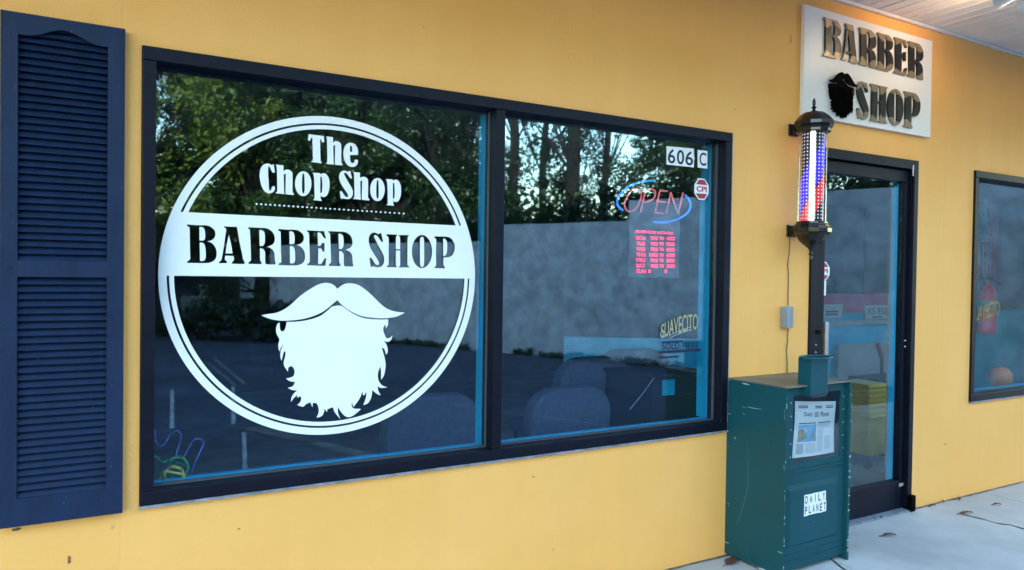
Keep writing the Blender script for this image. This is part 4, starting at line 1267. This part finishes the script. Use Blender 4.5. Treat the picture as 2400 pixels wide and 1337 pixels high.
# ------------------------------------------------------------------ flood lamps under the soffit
for k, (px, py, z, lab) in enumerate(((2342, -6, 2.86, 'white flood lamp head under the soffit, the further left of the two'), (2396, 4, 2.83, 'white flood lamp head with a glowing rim at the top right corner'))):
    c = G(px, py, z)
    fl = thing('flood_lamp', (c.x, c.y, SZ), lab, 'lamp', 'flood lamps under the soffit')
    r_ = 0.055
    ax = Vector((-0.10, 0.95, 0.0)).normalized()       # aimed at the wall and the sign
    a_ = ax.orthogonal().normalized(); b_ = ax.cross(a_)
    def ringp(rad, d, n=28):
        return [c + ax * d + a_ * (rad * math.cos(2 * math.pi * i / n)) + b_ * (rad * math.sin(2 * math.pi * i / n)) for i in range(n)]
    prof = [(0.018, -0.085), (0.030, -0.075), (0.038, -0.05), (0.048, -0.02), (r_, 0.0), (r_, 0.012)]
    vs, fs = [], []
    for rad, d in prof: vs += ringp(rad, d)
    for i in range(len(prof) - 1):
        for j in range(28): fs.append((i * 28 + j, i * 28 + (j + 1) % 28, (i + 1) * 28 + (j + 1) % 28, (i + 1) * 28 + j))
    fs.append(tuple(range(28)))
    MB().add(vs, fs).build('lamp_housing', M['sign_white'], fl, sm=True)
    MB().add(ringp(r_ - 0.003, 0.010), [tuple(range(28))]).build('lens', M['lamp_warm'], fl)
    MB().tube([c - ax * 0.08, Vector((c.x, c.y, SZ - 0.012))], 0.012, 10).lathe([(0.05, SZ - 0.022), (0.05, SZ - 0.006)], (c.x, c.y), 24).build('bracket', M['sign_white'], fl)
    li = bpy.data.lights.new('lamp_beam', 'SPOT')
    li.energy = 0.32
    li.color = (1.0, 0.52, 0.18)
    li.spot_size = R(125)
    li.spot_blend = 0.9
    li.shadow_soft_size = 0.05
    lo2 = bpy.data.objects.new('lamp_beam', li)
    COL.objects.link(lo2)
    lo2.parent = fl
    lo2.matrix_parent_inverse = base_of(fl).inverted()
    lo2.location = c + ax * 0.02
    lo2.rotation_euler = (-ax).to_track_quat('Z', 'Y').to_euler()

# ------------------------------------------------------------------ fallen leaves and twigs on the walk
def dry_leaf(px, py, ln, rz, label, wd=0.3):
    g = G(px, py, 0.0)
    n = 8
    vs = []
    for i in range(n + 1):
        t = i / n
        h = wd * ln * math.sin(math.pi * t) ** 0.8 * (1 + 0.25 * math.sin(9 * t)) / 2
        zz = 0.004 + 0.008 * math.sin(math.pi * t) * (1 if i % 2 else 0.7)
        vs += [(t * ln - ln / 2, h, zz + 0.006), (t * ln - ln / 2, 0, zz), (t * ln - ln / 2, -h, zz + 0.004)]
    fs = []
    for i in range(n):
        for k in range(2):
            fs.append((3 * i + k, 3 * i + k + 1, 3 * i + k + 4, 3 * i + k + 3))
    mb = MB().add(vs, fs)
    mb.tube([(-ln / 2 - ln * 0.25, 0.0, 0.006), (-ln / 2, 0, 0.005)], 0.0015, 5)
    o = mb.build('dry_leaf', M['leaf_dry'])
    o.location = (g.x, g.y, 0.001)
    o.rotation_euler = (0, 0, rz)
    return tag(o, label, 'leaf', 'dry leaves on the walk')
dry_leaf(1718, 1319, 0.13, 0.25, 'large curled brown leaf lying against the foot of the newspaper box', 0.45)
dry_leaf(2084, 1258, 0.085, -0.35, 'reddish leaf alone on the walk in front of the door')
dry_leaf(2265, 1206, 0.10, -0.25, 'dark leaf lying at the near end of the walk crack', 0.25)
dry_leaf(2337, 1186, 0.06, -0.4, 'small dark leaf on the far walk, beyond the crack and away from the wall')
dry_leaf(2248, 1172, 0.06, 0.5, 'small brown leaf touching the foot of the yellow wall', 0.35)
dry_leaf(2186, 1189, 0.05, -0.2, 'small leaf at the wall base just right of the door')
dry_leaf(2065, 1217, 0.03, 0.1, 'tiny dark leaf on the walk at the door threshold', 0.5)
dry_leaf(2210, 1178, 0.035, 0.6, 'tiny brown leaf at the wall base between two larger leaves')

# ------------------------------------------------------------------ inside the shop
chair = thing('waiting_chair', (0, 0, 0), 'grey blue upholstered chair nearest the right window pane', 'chair', 'waiting room chairs inside the window')
def rrect(w_, h_, r_, n=8):
    pts = [(-w_ / 2, 0), (w_ / 2, 0)]
    for k in range(n + 1):
        a = R(90 * k / n); pts.append((w_ / 2 - r_ + r_ * math.cos(a), h_ - r_ + r_ * math.sin(a)))
    for k in range(n + 1):
        a = R(90 + 90 * k / n); pts.append((-w_ / 2 + r_ + r_ * math.cos(a), h_ - r_ + r_ * math.sin(a)))
    return pts
bk = Frame((0, 0.0, 0.42), (1, 0, 0), (0, -0.10, 1))
MB().flat([rrect(0.47, 0.43, 0.135)], bk, -0.06, 0.06, 0.014).build('backrest', M['fabric'], chair, sm=True)
MB().box(-0.24, 0.24, 0.05, 0.50, 0.40, 0.47, bev=0.02).build('seat', M['fabric'], chair)
for sx_ in (-1, 1):
    for sy in (0.06, 0.47):
        MB().tube([(sx_ * 0.21, sy, 0.40), (sx_ * 0.23, sy + (0.03 if sy > 0.2 else -0.04), 0.0)], 0.012, 8).build('leg', M['chair_metal'], chair)
chair.location = (2.10, 0.42, -0.004)
chair.scale = (0.97, 0.97, 0.97)
for x_, y_, rz, sc, lab in ((2.55, 0.82, 0.0, 1.07, 'dark chair back further inside, left of two in front of the turquoise half wall'),
                        (3.00, 1.02, -0.12, 1.08, 'tall dark chair back beside the black cabinet inside the right window'),
                        (1.36, 0.44, 0.10, 0.98, 'grey chair back seen low in the left pane beside the mullion')):
    c = dup(chair, (x_, y_, -0.004), rz, sc)
    c["label"] = lab
cab = thing('black_cabinet', (2.86, 0.5, 0), 'black cabinet inside the right corner of the front window', 'cabinet')
MB().box(2.60, 3.02, 0.36, 0.80, -0.003, 0.845, bev=0.006).build('carcass', M['cab_black'], cab)
MB().box(2.575, 3.04, 0.34, 0.82, 0.846, 0.868, bev=0.004).build('top', M['cab_black'], cab)
a, b = XZ(1553, 880, 0.356), XZ(1584, 925, 0.356)
MB().box(a[0], b[0] - 0.012, 0.352, 0.3595, b[1], a[1]).build('turquoise_plate', M['teal'], cab)
w = MB().tube([P(1533, 886, 0.33), P(1505, 925, 0.32), P(1476, 960, 0.32)], 0.002, 5)
tag(w.build('pull_cord', M['ink_grey'], sm=True), 'thin pale cord slanting in front of the black cabinet', 'cord')
# coiled cords on the window sill at the left
YC = 0.14
C8 = (340, 980, 6.686)
def cord(pts, r, m, name, label, cat='cord', Y=YC, grp=None):
    v = [np.array(T([q], *C8)[0]) for q in pts]
    res = []
    for i in range(len(v) - 1):
        p0 = v[i - 1] if i else 2 * v[0] - v[1]
        p3 = v[i + 2] if i + 2 < len(v) else 2 * v[-1] - v[-2]
        for k in range(5):
            t = k / 5
            res.append(0.5 * ((2 * v[i]) + (-p0 + v[i + 1]) * t + (2 * p0 - 5 * v[i] + 4 * v[i + 1] - p3) * t * t + (-p0 + 3 * v[i] - 3 * v[i + 1] + p3) * t ** 3))
    res.append(v[-1])
    w = MB().tube([P(q[0], q[1], Y + 0.012 * math.sin(i * 0.35)) for i, q in enumerate(res)], r, 7)
    return tag(w.build(name, m, sm=True), label, cat)
def coil(cx_, cy_, rx, ry, turns, drift):
    pts = []
    for i in range(turns * 14):
        a = 2 * math.pi * i / 14
        t = i / (turns * 14)
        pts.append((cx_ + rx * math.cos(a) + drift[0] * t, cy_ + ry * math.sin(a) + drift[1] * t))
    return pts
cord([(135, 600), (190, 620), (260, 680), (320, 690), (370, 650)] + coil(515, 760, 150, 165, 6, (10, 30)), 0.0042, M['hose_green'], 'green_cord', 'coiled green cord on the sill at the lower left of the front window')
cord([(205, 1020), (250, 920), (300, 840)] + coil(450, 890, 150, 135, 3, (10, 20)) + [(620, 930), (640, 990)], 0.0048, M['hose_yellow'], 'yellow_cord', 'coiled yellow cord in front of the green one on the window sill', Y=0.105)
cord([(150, 190), (165, 350), (220, 430), (290, 420), (350, 340), (410, 240), (500, 200), (560, 260), (540, 400), (490, 560), (520, 640), (600, 620), (680, 480), (760, 350), (840, 325), (915, 370), (900, 450), (830, 600), (750, 780), (715, 900)], 0.003, M['hose_blue'], 'blue_cord', 'thin blue looping cord above the coiled cords at the left window edge', Y=0.15)

# behind the door: bucket, boards, plates
bc = Vector((5.16, 0.86, -0.004))
bk_ = thing('mop_bucket', bc, 'yellow mop bucket with a ribbed wringer on casters behind the door glass', 'mop bucket')
def rbox(mb, x0, x1, y0, y1, z0, z1, k):               # box whose base is narrower than its top
    cx_, cy_ = (x0 + x1) / 2, (y0 + y1) / 2
    vs = []
    for z, f_ in ((z0, k), (z1, 1.0)):
        for a, b in ((x0, y0), (x1, y0), (x1, y1), (x0, y1)):
            vs.append((cx_ + (a - cx_) * f_, cy_ + (b - cy_) * f_, z))
    mb.add(vs, [(0, 1, 2, 3), (4, 5, 6, 7), (0, 1, 5, 4), (1, 2, 6, 5), (2, 3, 7, 6), (3, 0, 4, 7)])
w = MB(); rbox(w, 4.93, 5.40, 0.68, 1.05, 0.09, 0.38, 0.82)
w.box(4.915, 5.415, 0.665, 1.065, 0.375, 0.40)
w.build('tub', M['bucket_yellow'], bk_, bev=0.01)
w = MB()
for i in range(6):
    w.box(4.95, 5.20 - i * 0.003, 0.70, 0.98, 0.412 + i * 0.036, 0.412 + i * 0.036 + 0.026, bev=0.006)
rbox(w, 4.962, 5.185, 0.71, 0.97, 0.401, 0.62, 0.95)
w.build('wringer', M['bucket_yellow'], bk_)
w = MB().tube([(5.30, 0.86, 0.39), (5.34, 0.86, 0.62), (5.30, 0.84, 0.80)], 0.013, 8)
w.build('handle', M['chair_metal'], bk_, sm=True)
MB().tube([(5.30, 0.84, 0.80), (5.22, 0.82, 0.90)], 0.018, 8).build('grip', M['red_band'], bk_, sm=True)
for a, b in ((4.99, 0.72), (5.34, 0.72), (4.99, 1.0), (5.34, 1.0)):
    MB().tube([(a - 0.014, b, 0.034), (a + 0.014, b, 0.034)], 0.036, 16).tube([(a, b, 0.05), (a, b, 0.115)], 0.01, 6).build('caster', M['chair_metal'], bk_)
sk = thing('dark_crate', (5.62, 0.95, 0), 'dark stacked bin beside the yellow mop bucket inside the door', 'bin')
w = MB(); rbox(w, 5.40, 5.95, 0.78, 1.2, 0.0, 0.60, 0.85); w.build('bin_body', M['cab_black'], sk, bev=0.01)
w = MB()
for i in range(4): w.box(5.43 - i * 0.0, 5.93, 0.775 - 0.008 + 0.012 * (3 - i) * 0.8, 0.79 + 0.012 * (3 - i), 0.16 + i * 0.12, 0.168 + i * 0.12)
w.build('pale_rim', M['board'], sk)
bd = MB().box(5.60, 6.28, 1.43, 1.455, 0.0, 0.83, bev=0.003).build('leaning_board', M['board'])
tag(bd, 'pale grey board standing against the turquoise partition behind the door', 'board')
for (p0, p1, body, lab) in (((1926, 714), (1974, 745), 'DANIELLE' if False else '', 'pale license plate on the red band, left one seen through the door'), ((2027, 716), (2081, 748), 'X5-952', 'pale license plate reading X5-952 on the red band seen through the door')):
    a, b = XZ(*p0, 1.49), XZ(*p1, 1.49)
    pl = tag(MB().box(a[0], b[0], 1.488, 1.494, b[1], a[1], bev=0.001).build('license_plate', M['plate']), lab, 'license plate', 'license plates on the partition')
    w = MB()
    hgt = a[1] - b[1]
    if body:
        w.text(body, a[0] + 0.03, b[0] - 0.02, b[1] + hgt * 0.34, a[1] - hgt * 0.2, wall(1.488), 0.001, 0, 0.0)
        w.flat([rect(a[0] + 0.1, b[0] - 0.1, b[1] + hgt * 0.12, b[1] + hgt * 0.2)], wall(1.488), 0.0005, 0.0005)
    else:
        for k in range(2):
            w.flat([rect(a[0] + 0.05, b[0] - 0.06, b[1] + hgt * (0.2 + 0.2 * k), b[1] + hgt * (0.32 + 0.2 * k))], wall(1.488), 0.0005, 0.0005)
    w.build('lettering', M['navy_ink'], pl)
# extinguisher and its sign behind the far right window
ex0, ex1 = XZ(2281, 690, 1.46), XZ(2316, 745, 1.46)
ec = ((ex0[0] + ex1[0]) / 2, 1.40)
ext = thing('fire_extinguisher', (ec[0], 1.5, ex1[1]), 'red fire extinguisher hanging on the turquoise panel behind the far right window', 'fire extinguisher')
er = 0.085
MB().lathe([(er * .9, ex1[1] - 0.15), (er, ex1[1] - 0.14), (er, ex0[1] - 0.02), (er * 0.75, ex0[1] + 0.06), (er * 0.3, ex0[1] + 0.10), (er * 0.28, ex0[1] + 0.13)], ec, 24).build('cylinder', M['extinguisher'], ext, sm=True)
MB().lathe([(er * 1.01, ex0[1] - 0.16), (er * 1.01, ex0[1] - 0.06)], ec, 24).build('label', M['plate'], ext, sm=True)
zt_ = ex0[1] + 0.13
MB().tube([(ec[0], ec[1], zt_), (ec[0] + 0.02, ec[1] - 0.01, zt_ + 0.03), (ec[0] + 0.17, ec[1] - 0.03, zt_ - 0.02)], 0.010, 7).tube([(ec[0], ec[1], zt_ + 0.03), (ec[0] + 0.10, ec[1] - 0.02, zt_ + 0.09)], 0.010, 7).build('lever', M['chair_metal'], ext)
a, b = XZ(2296, 553, 1.49), XZ(2321, 659, 1.49)
es = tag(MB().box(a[0], b[0], 1.488, 1.494, b[1], a[1]).build('extinguisher_sign', M['plate']), 'tall narrow red and white arrow sign above the fire extinguisher', 'sign')
W_ = b[0] - a[0]; H_ = a[1] - b[1]
MB().flat([rect(a[0] + W_ * .1, b[0] - W_ * .1, b[1] + H_ * .03, a[1] - H_ * .14),
           [(a[0] + W_ * .24, a[1] - H_ * .18), (a[0] + W_ * .76, a[1] - H_ * .18), (a[0] + W_ * .76, b[1] + H_ * .13), (a[0] + W_ * .5, b[1] + H_ * .05), (a[0] + W_ * .24, b[1] + H_ * .13)]], wall(1.488), 0.0003, 0.0005).build('arrow_border', M['sticker_red'], es)
w = MB()
for i, chh in enumerate('EXTINGUISHER'):
    zc2 = a[1] - H_ * (0.20 + 0.057 * i)
    w.text(chh, a[0] + W_ * .40, b[0] - W_ * .40, zc2 - H_ * .04, zc2, wall(1.488), 0.0006, 0, 0.01)
w.text('FIRE', a[0] + W_ * .15, b[0] - W_ * .15, a[1] - H_ * .12, a[1] - H_ * .03, wall(1.488), 0.0006, 0, 0.02)
w.build('lettering', M['sticker_red'], es)
# round orange shade inside the far right window
oc = P(2345, 885, 0.62)
og = thing('orange_globe', (oc.x, oc.y, oc.z - 0.09), 'round orange globe low inside the far right window', 'globe')
MB().lathe([(0.02, oc.z - 0.09), (0.055, oc.z - 0.075), (0.085, oc.z - 0.035), (0.09, oc.z), (0.085, oc.z + 0.035), (0.055, oc.z + 0.075), (0.02, oc.z + 0.09)], (oc.x, oc.y), 28).build('shade', M['orange'], og, sm=True)
MB().lathe([(0.05, 0.0), (0.05, 0.015), (0.012, 0.03), (0.012, oc.z - 0.085), (0.03, oc.z - 0.083)], (oc.x, oc.y), 18).build('stand', M['chair_metal'], og, sm=True)

# ------------------------------------------------------------------ across the car park (seen mirrored in the glass)
A = Vector((6.05, -11.38, 0)); D = Vector((0.4447, 0.8957, 0))
NW = Vector((-D.y, D.x, 0))                            # faces the car park
def lot_wall_piece(t0, t1, h):
    vs, fs = [], []
    for t in (t0, t1):
        for off_ in (0, -0.25):
            for z in (-0.14, h):
                p = A + D * t + NW * off_
                vs.append((p.x, p.y, z))
    fs = [(0, 1, 5, 4), (2, 3, 7, 6), (1, 3, 7, 5), (0, 1, 3, 2), (4, 5, 7, 6)]
    return vs, fs
w = MB()
for t0, t1, h in ((-5.0, 1.55, 2.02), (1.55, 4.57, 2.34), (4.57, 10.3, 2.70)):
    w.add(*lot_wall_piece(t0, t1, h))
lw = tag(w.build('stucco_wall', M['stucco_grey'], recalc=True), 'stepped grey stucco wall across the car park, mirrored in the shop glass', 'wall')

def leaves_mesh(name, centers, radii, n, size, m, seed, squash=0.8):
    rg = np.random.default_rng(seed)
    k = len(centers)
    pick = rg.integers(0, k, n)
    d = rg.normal(size=(n, 3)); d /= np.linalg.norm(d, axis=1)[:, None]
    rr = rg.random(n) ** 0.45
    c = np.array(centers)[pick] + d * (np.array(radii)[pick] * rr)[:, None] * np.array([1, 1, squash])
    a = rg.normal(size=(n, 3)); a /= np.linalg.norm(a, axis=1)[:, None]
    b = np.cross(a, rg.normal(size=(n, 3))); b /= np.linalg.norm(b, axis=1)[:, None]
    s = size * (0.55 + rg.random(n) * 0.9)
    a *= s[:, None]; b *= (s * 0.5)[:, None]
    V = np.stack([c - a, c + b, c + a, c - b], 1).reshape(-1, 3)
    me = bpy.data.meshes.new(name)
    me.vertices.add(4 * n); me.vertices.foreach_set('co', V.ravel())
    me.loops.add(4 * n); me.loops.foreach_set('vertex_index', np.arange(4 * n))
    me.polygons.add(n); me.polygons.foreach_set('loop_start', np.arange(0, 4 * n, 4)); me.polygons.foreach_set('loop_total', np.full(n, 4))
    me.update(calc_edges=True)
    me.materials.append(m)
    return me
TREES = {}
def make_tree(kind, label, h, cr, base, n, size, m, seed, trunk_r, clumps):
    rg = random.Random(seed)
    t = thing(kind, (0, 0, 0), label, 'tree', 'trees behind the grey stucco wall')
    w = MB()
    pth = [Vector((0, 0, -0.2))]
    for i in range(1, 8):
        f_ = i / 7
        pth.append(Vector((rg.uniform(-.08, .08) * f_ * 2, rg.uniform(-.08, .08) * f_ * 2, h * 0.92 * f_)))
    w.tube(pth, trunk_r, 9, trunk_r * 0.22)
    cs, rs = [], []
    for i in range(clumps):
        f_ = rg.random()
        z = base + (h - base) * f_
        prof_ = math.sin(math.pi * min(1, 0.16 + 0.84 * f_)) ** 0.7
        a = rg.uniform(0, 2 * math.pi)
        r = cr * prof_ * math.sqrt(rg.uniform(0.12, 1.0))
        c = Vector((r * math.cos(a), r * math.sin(a), z + rg.uniform(-.3, .3)))
        cs.append(tuple(c)); rs.append(rg.uniform(0.35, 0.8) * cr * 0.36)
        if i % 2 == 0:
            k_ = min(6, max(1, int(6 * z / h * 0.85)))
            p0 = pth[k_]
            mid = (p0 + c) / 2 + Vector((0, 0, 0.15))
            w.tube([p0, mid, c], trunk_r * (0.15 if kind == 'pine_tree' else 0.24), 5, trunk_r * 0.04)
    w.build('trunk', M['bark'], t, sm=True)
    link('crown', leaves_mesh('crown', cs, rs, n, size, m, seed), t)
    TREES[kind] = t
    return t
make_tree('broadleaf_tree', 'yellow green broadleaf tree with sunlit crown behind the grey stucco wall', 9.5, 3.2, 1.2, 24000, 0.062, M['leaf_light'], 1, 0.17, 95)
make_tree('evergreen_tree', 'dense dark green tree behind the grey stucco wall', 11, 3.4, 0.6, 46000, 0.065, M['leaf_dark'], 2, 0.20, 110)
make_tree('leafy_tree', 'mid green leafy tree behind the grey stucco wall', 9.5, 3.0, 0.8, 30000, 0.060, M['leaf_mid'], 3, 0.16, 95)
make_tree('pine_tree', 'tall thin crowned tree with a dark bare trunk behind the grey stucco wall', 13, 2.3, 3.0, 9000, 0.055, M['leaf_dark'], 4, 0.20, 60)
used = set()
def plant(kind, px, dist, sc=1.0, rz=None):
    s = ray(px, 660); s = s.x / s.y
    X, Y = s * (2.65 + dist), -dist
    src = TREES[kind]
    rz = random.uniform(0, 6.28) if rz is None else rz
    if kind not in used:
        used.add(kind)
        src.location = (X, Y, -0.1); src.rotation_euler = (0, 0, rz); src.scale = (sc, sc, sc)
        return src
    return dup(src, (X, Y, -0.1), rz, sc)
for a in (('broadleaf_tree', 330, 17, 1.0), ('broadleaf_tree', 470, 21, 1.05), ('evergreen_tree', 590, 22, 1.0), ('leafy_tree', 600, 17.5, 0.75), ('leafy_tree', 700, 20, 1.0),
          ('evergreen_tree', 800, 22, 1.1), ('leafy_tree', 880, 17, 0.95), ('evergreen_tree', 930, 19, 1.0), ('evergreen_tree', 1020, 16, 0.7), ('leafy_tree', 1090, 19, 0.62),
          ('evergreen_tree', 90, 22, 1.0), ('evergreen_tree', 60, 18, 1.05), ('broadleaf_tree', -100, 16, 0.9), ('evergreen_tree', -300, 18, 1.0),
          ('evergreen_tree', 620, 32, 1.0), ('evergreen_tree', 650, 28, 1.2), ('evergreen_tree', 900, 27, 1.25), ('leafy_tree', 940, 26, 1.1),
          ('pine_tree', 1205, 14, 0.95), ('pine_tree', 1348, 12.0, 1.15), ('pine_tree', 1422, 14, 0.8), ('pine_tree', 1275, 17, 0.9), ('leafy_tree', 1600, 10.5, 0.6), ('evergreen_tree', 1700, 10.5, 0.7),
          ('evergreen_tree', 1790, 9.5, 0.75), ('leafy_tree', 1930, 8.5, 0.7), ('evergreen_tree', 2080, 8.0, 0.7), ('leafy_tree', 2230, 7.5, 0.65), ('evergreen_tree', 2380, 7.0, 0.7)):
    plant(*a)

# low bushes over the wall top and at its foot
def bush(name, c, rx, rz, n, size, m, seed, label, grp):
    rg = random.Random(seed)
    cs = [(c.x + rg.uniform(-rx, rx), c.y + rg.uniform(-rx, rx) * 0.5, c.z + rz * rg.uniform(0.25, 0.9)) for _ in range(14)]
    o = link(name, leaves_mesh(name, cs, [rz * rg.uniform(0.3, 0.55) for _ in cs], n, size, m, seed), None)
    return tag(o, label, 'bush', grp)
for i, (px, dist, rx, rz, k) in enumerate(((1250, 12.5, 1.3, 2.9, 'leaf_mid'), (1330, 12.2, 1.2, 2.75, 'leaf_dark'), (1420, 11.2, 1.1, 2.9, 'leaf_mid'), (1180, 14, 1.3, 2.9, 'leaf_dark'), (1490, 10, 0.9, 3.0, 'leaf_dark'))):
    s = ray(px, 660); s = s.x / s.y
    bush('overgrown_bush', Vector((s * (2.65 + dist), -dist, -0.1)), rx, rz, 4200, 0.085, M[k], 30 + i, 'leafy bush rising over the top of the grey stucco wall', 'bushes over the stucco wall')
for i, (px, py, r_) in enumerate(((560, 795, 0.9), (620, 800, 0.8), (480, 800, 0.8), (690, 805, 0.7))):
    g = MG(px, py)
    bush('foot_bush', g, r_, 0.75, 1800, 0.06, M['leaf_dark'], 50 + i, 'low dark bush at the far edge of the car park', 'bushes at the car park edge')
# weeds along the foot of the wall
rg = np.random.default_rng(77)
cs = []
for i in range(150):
    t = rg.uniform(-4, 6)
    p = A + D * t + NW * rg.uniform(0.02, 0.16)
    cs.append((p.x, p.y, -0.12 + rg.uniform(0, 0.07)))
tag(link('weeds', leaves_mesh('weeds', cs, [0.09] * len(cs), 5200, 0.03, M['leaf_mid'], 78)), 'thin weeds along the foot of the grey stucco wall', 'weeds', kind='stuff')

# dark shed at the far left of the car park
DS = 17.5
def mrect(px0, px1, py0, py1, D_):
    a, b = MP(px0, py0, D_), MP(px1, py1, D_)
    return a.x, b.x, b.z, a.z
shed = thing('shed', (MP(520, 770, DS).x, -DS, -0.13), 'low dark shed with pale posts at the far end of the car park', 'shed')
x0, x1 = MP(330, 700, DS).x, MP(640, 700, DS).x
zt_ = MP(500, 652, DS).z
MB().box(x0, x1, -DS - 3.2, -DS, -0.14, zt_ + 0.35).build('shed_wall', M['shed_dark'], shed)
MB().box(x0 - 0.2, x1 + 0.2, -DS - 3.4, -DS + 0.25, zt_ + 0.352, zt_ + 0.50).build('shed_roof', M['roof'], shed)
for px0, px1, py0, py1 in ((468, 484, 667, 763), (563, 597, 640, 698)):
    a, b, c, d = mrect(px0, px1, py0, py1, DS)
    MB().box(a, b, -DS + 0.02, -DS + 0.08, c, d).build('pale_panel', M['shed_light'], shed)
a, b, c, d = mrect(534, 550, 712, 735, DS)
MB().box(a, b, -DS + 0.01, -DS + 0.05, c, d).build('shed_window', M['plate'], shed)
a, b, c, d = mrect(427, 467, 696, 772, DS - 0.4)
lt = MB()
n = 7
for i in range(n + 1):
    X = a + (b - a) * i / n
    lt.box(X - 0.012, X + 0.012, -DS + 0.39, -DS + 0.41, -0.13, d)
for i in range(9):
    Z = c + (d - c) * i / 8
    lt.box(a, b, -DS + 0.411, -DS + 0.43, Z - 0.012, Z + 0.012)
tag(lt.build('lattice_screen', M['board']), 'pale lattice screen standing in front of the dark shed', 'screen')
ps = mrect(950, 1003, 682, 750, 12.3)
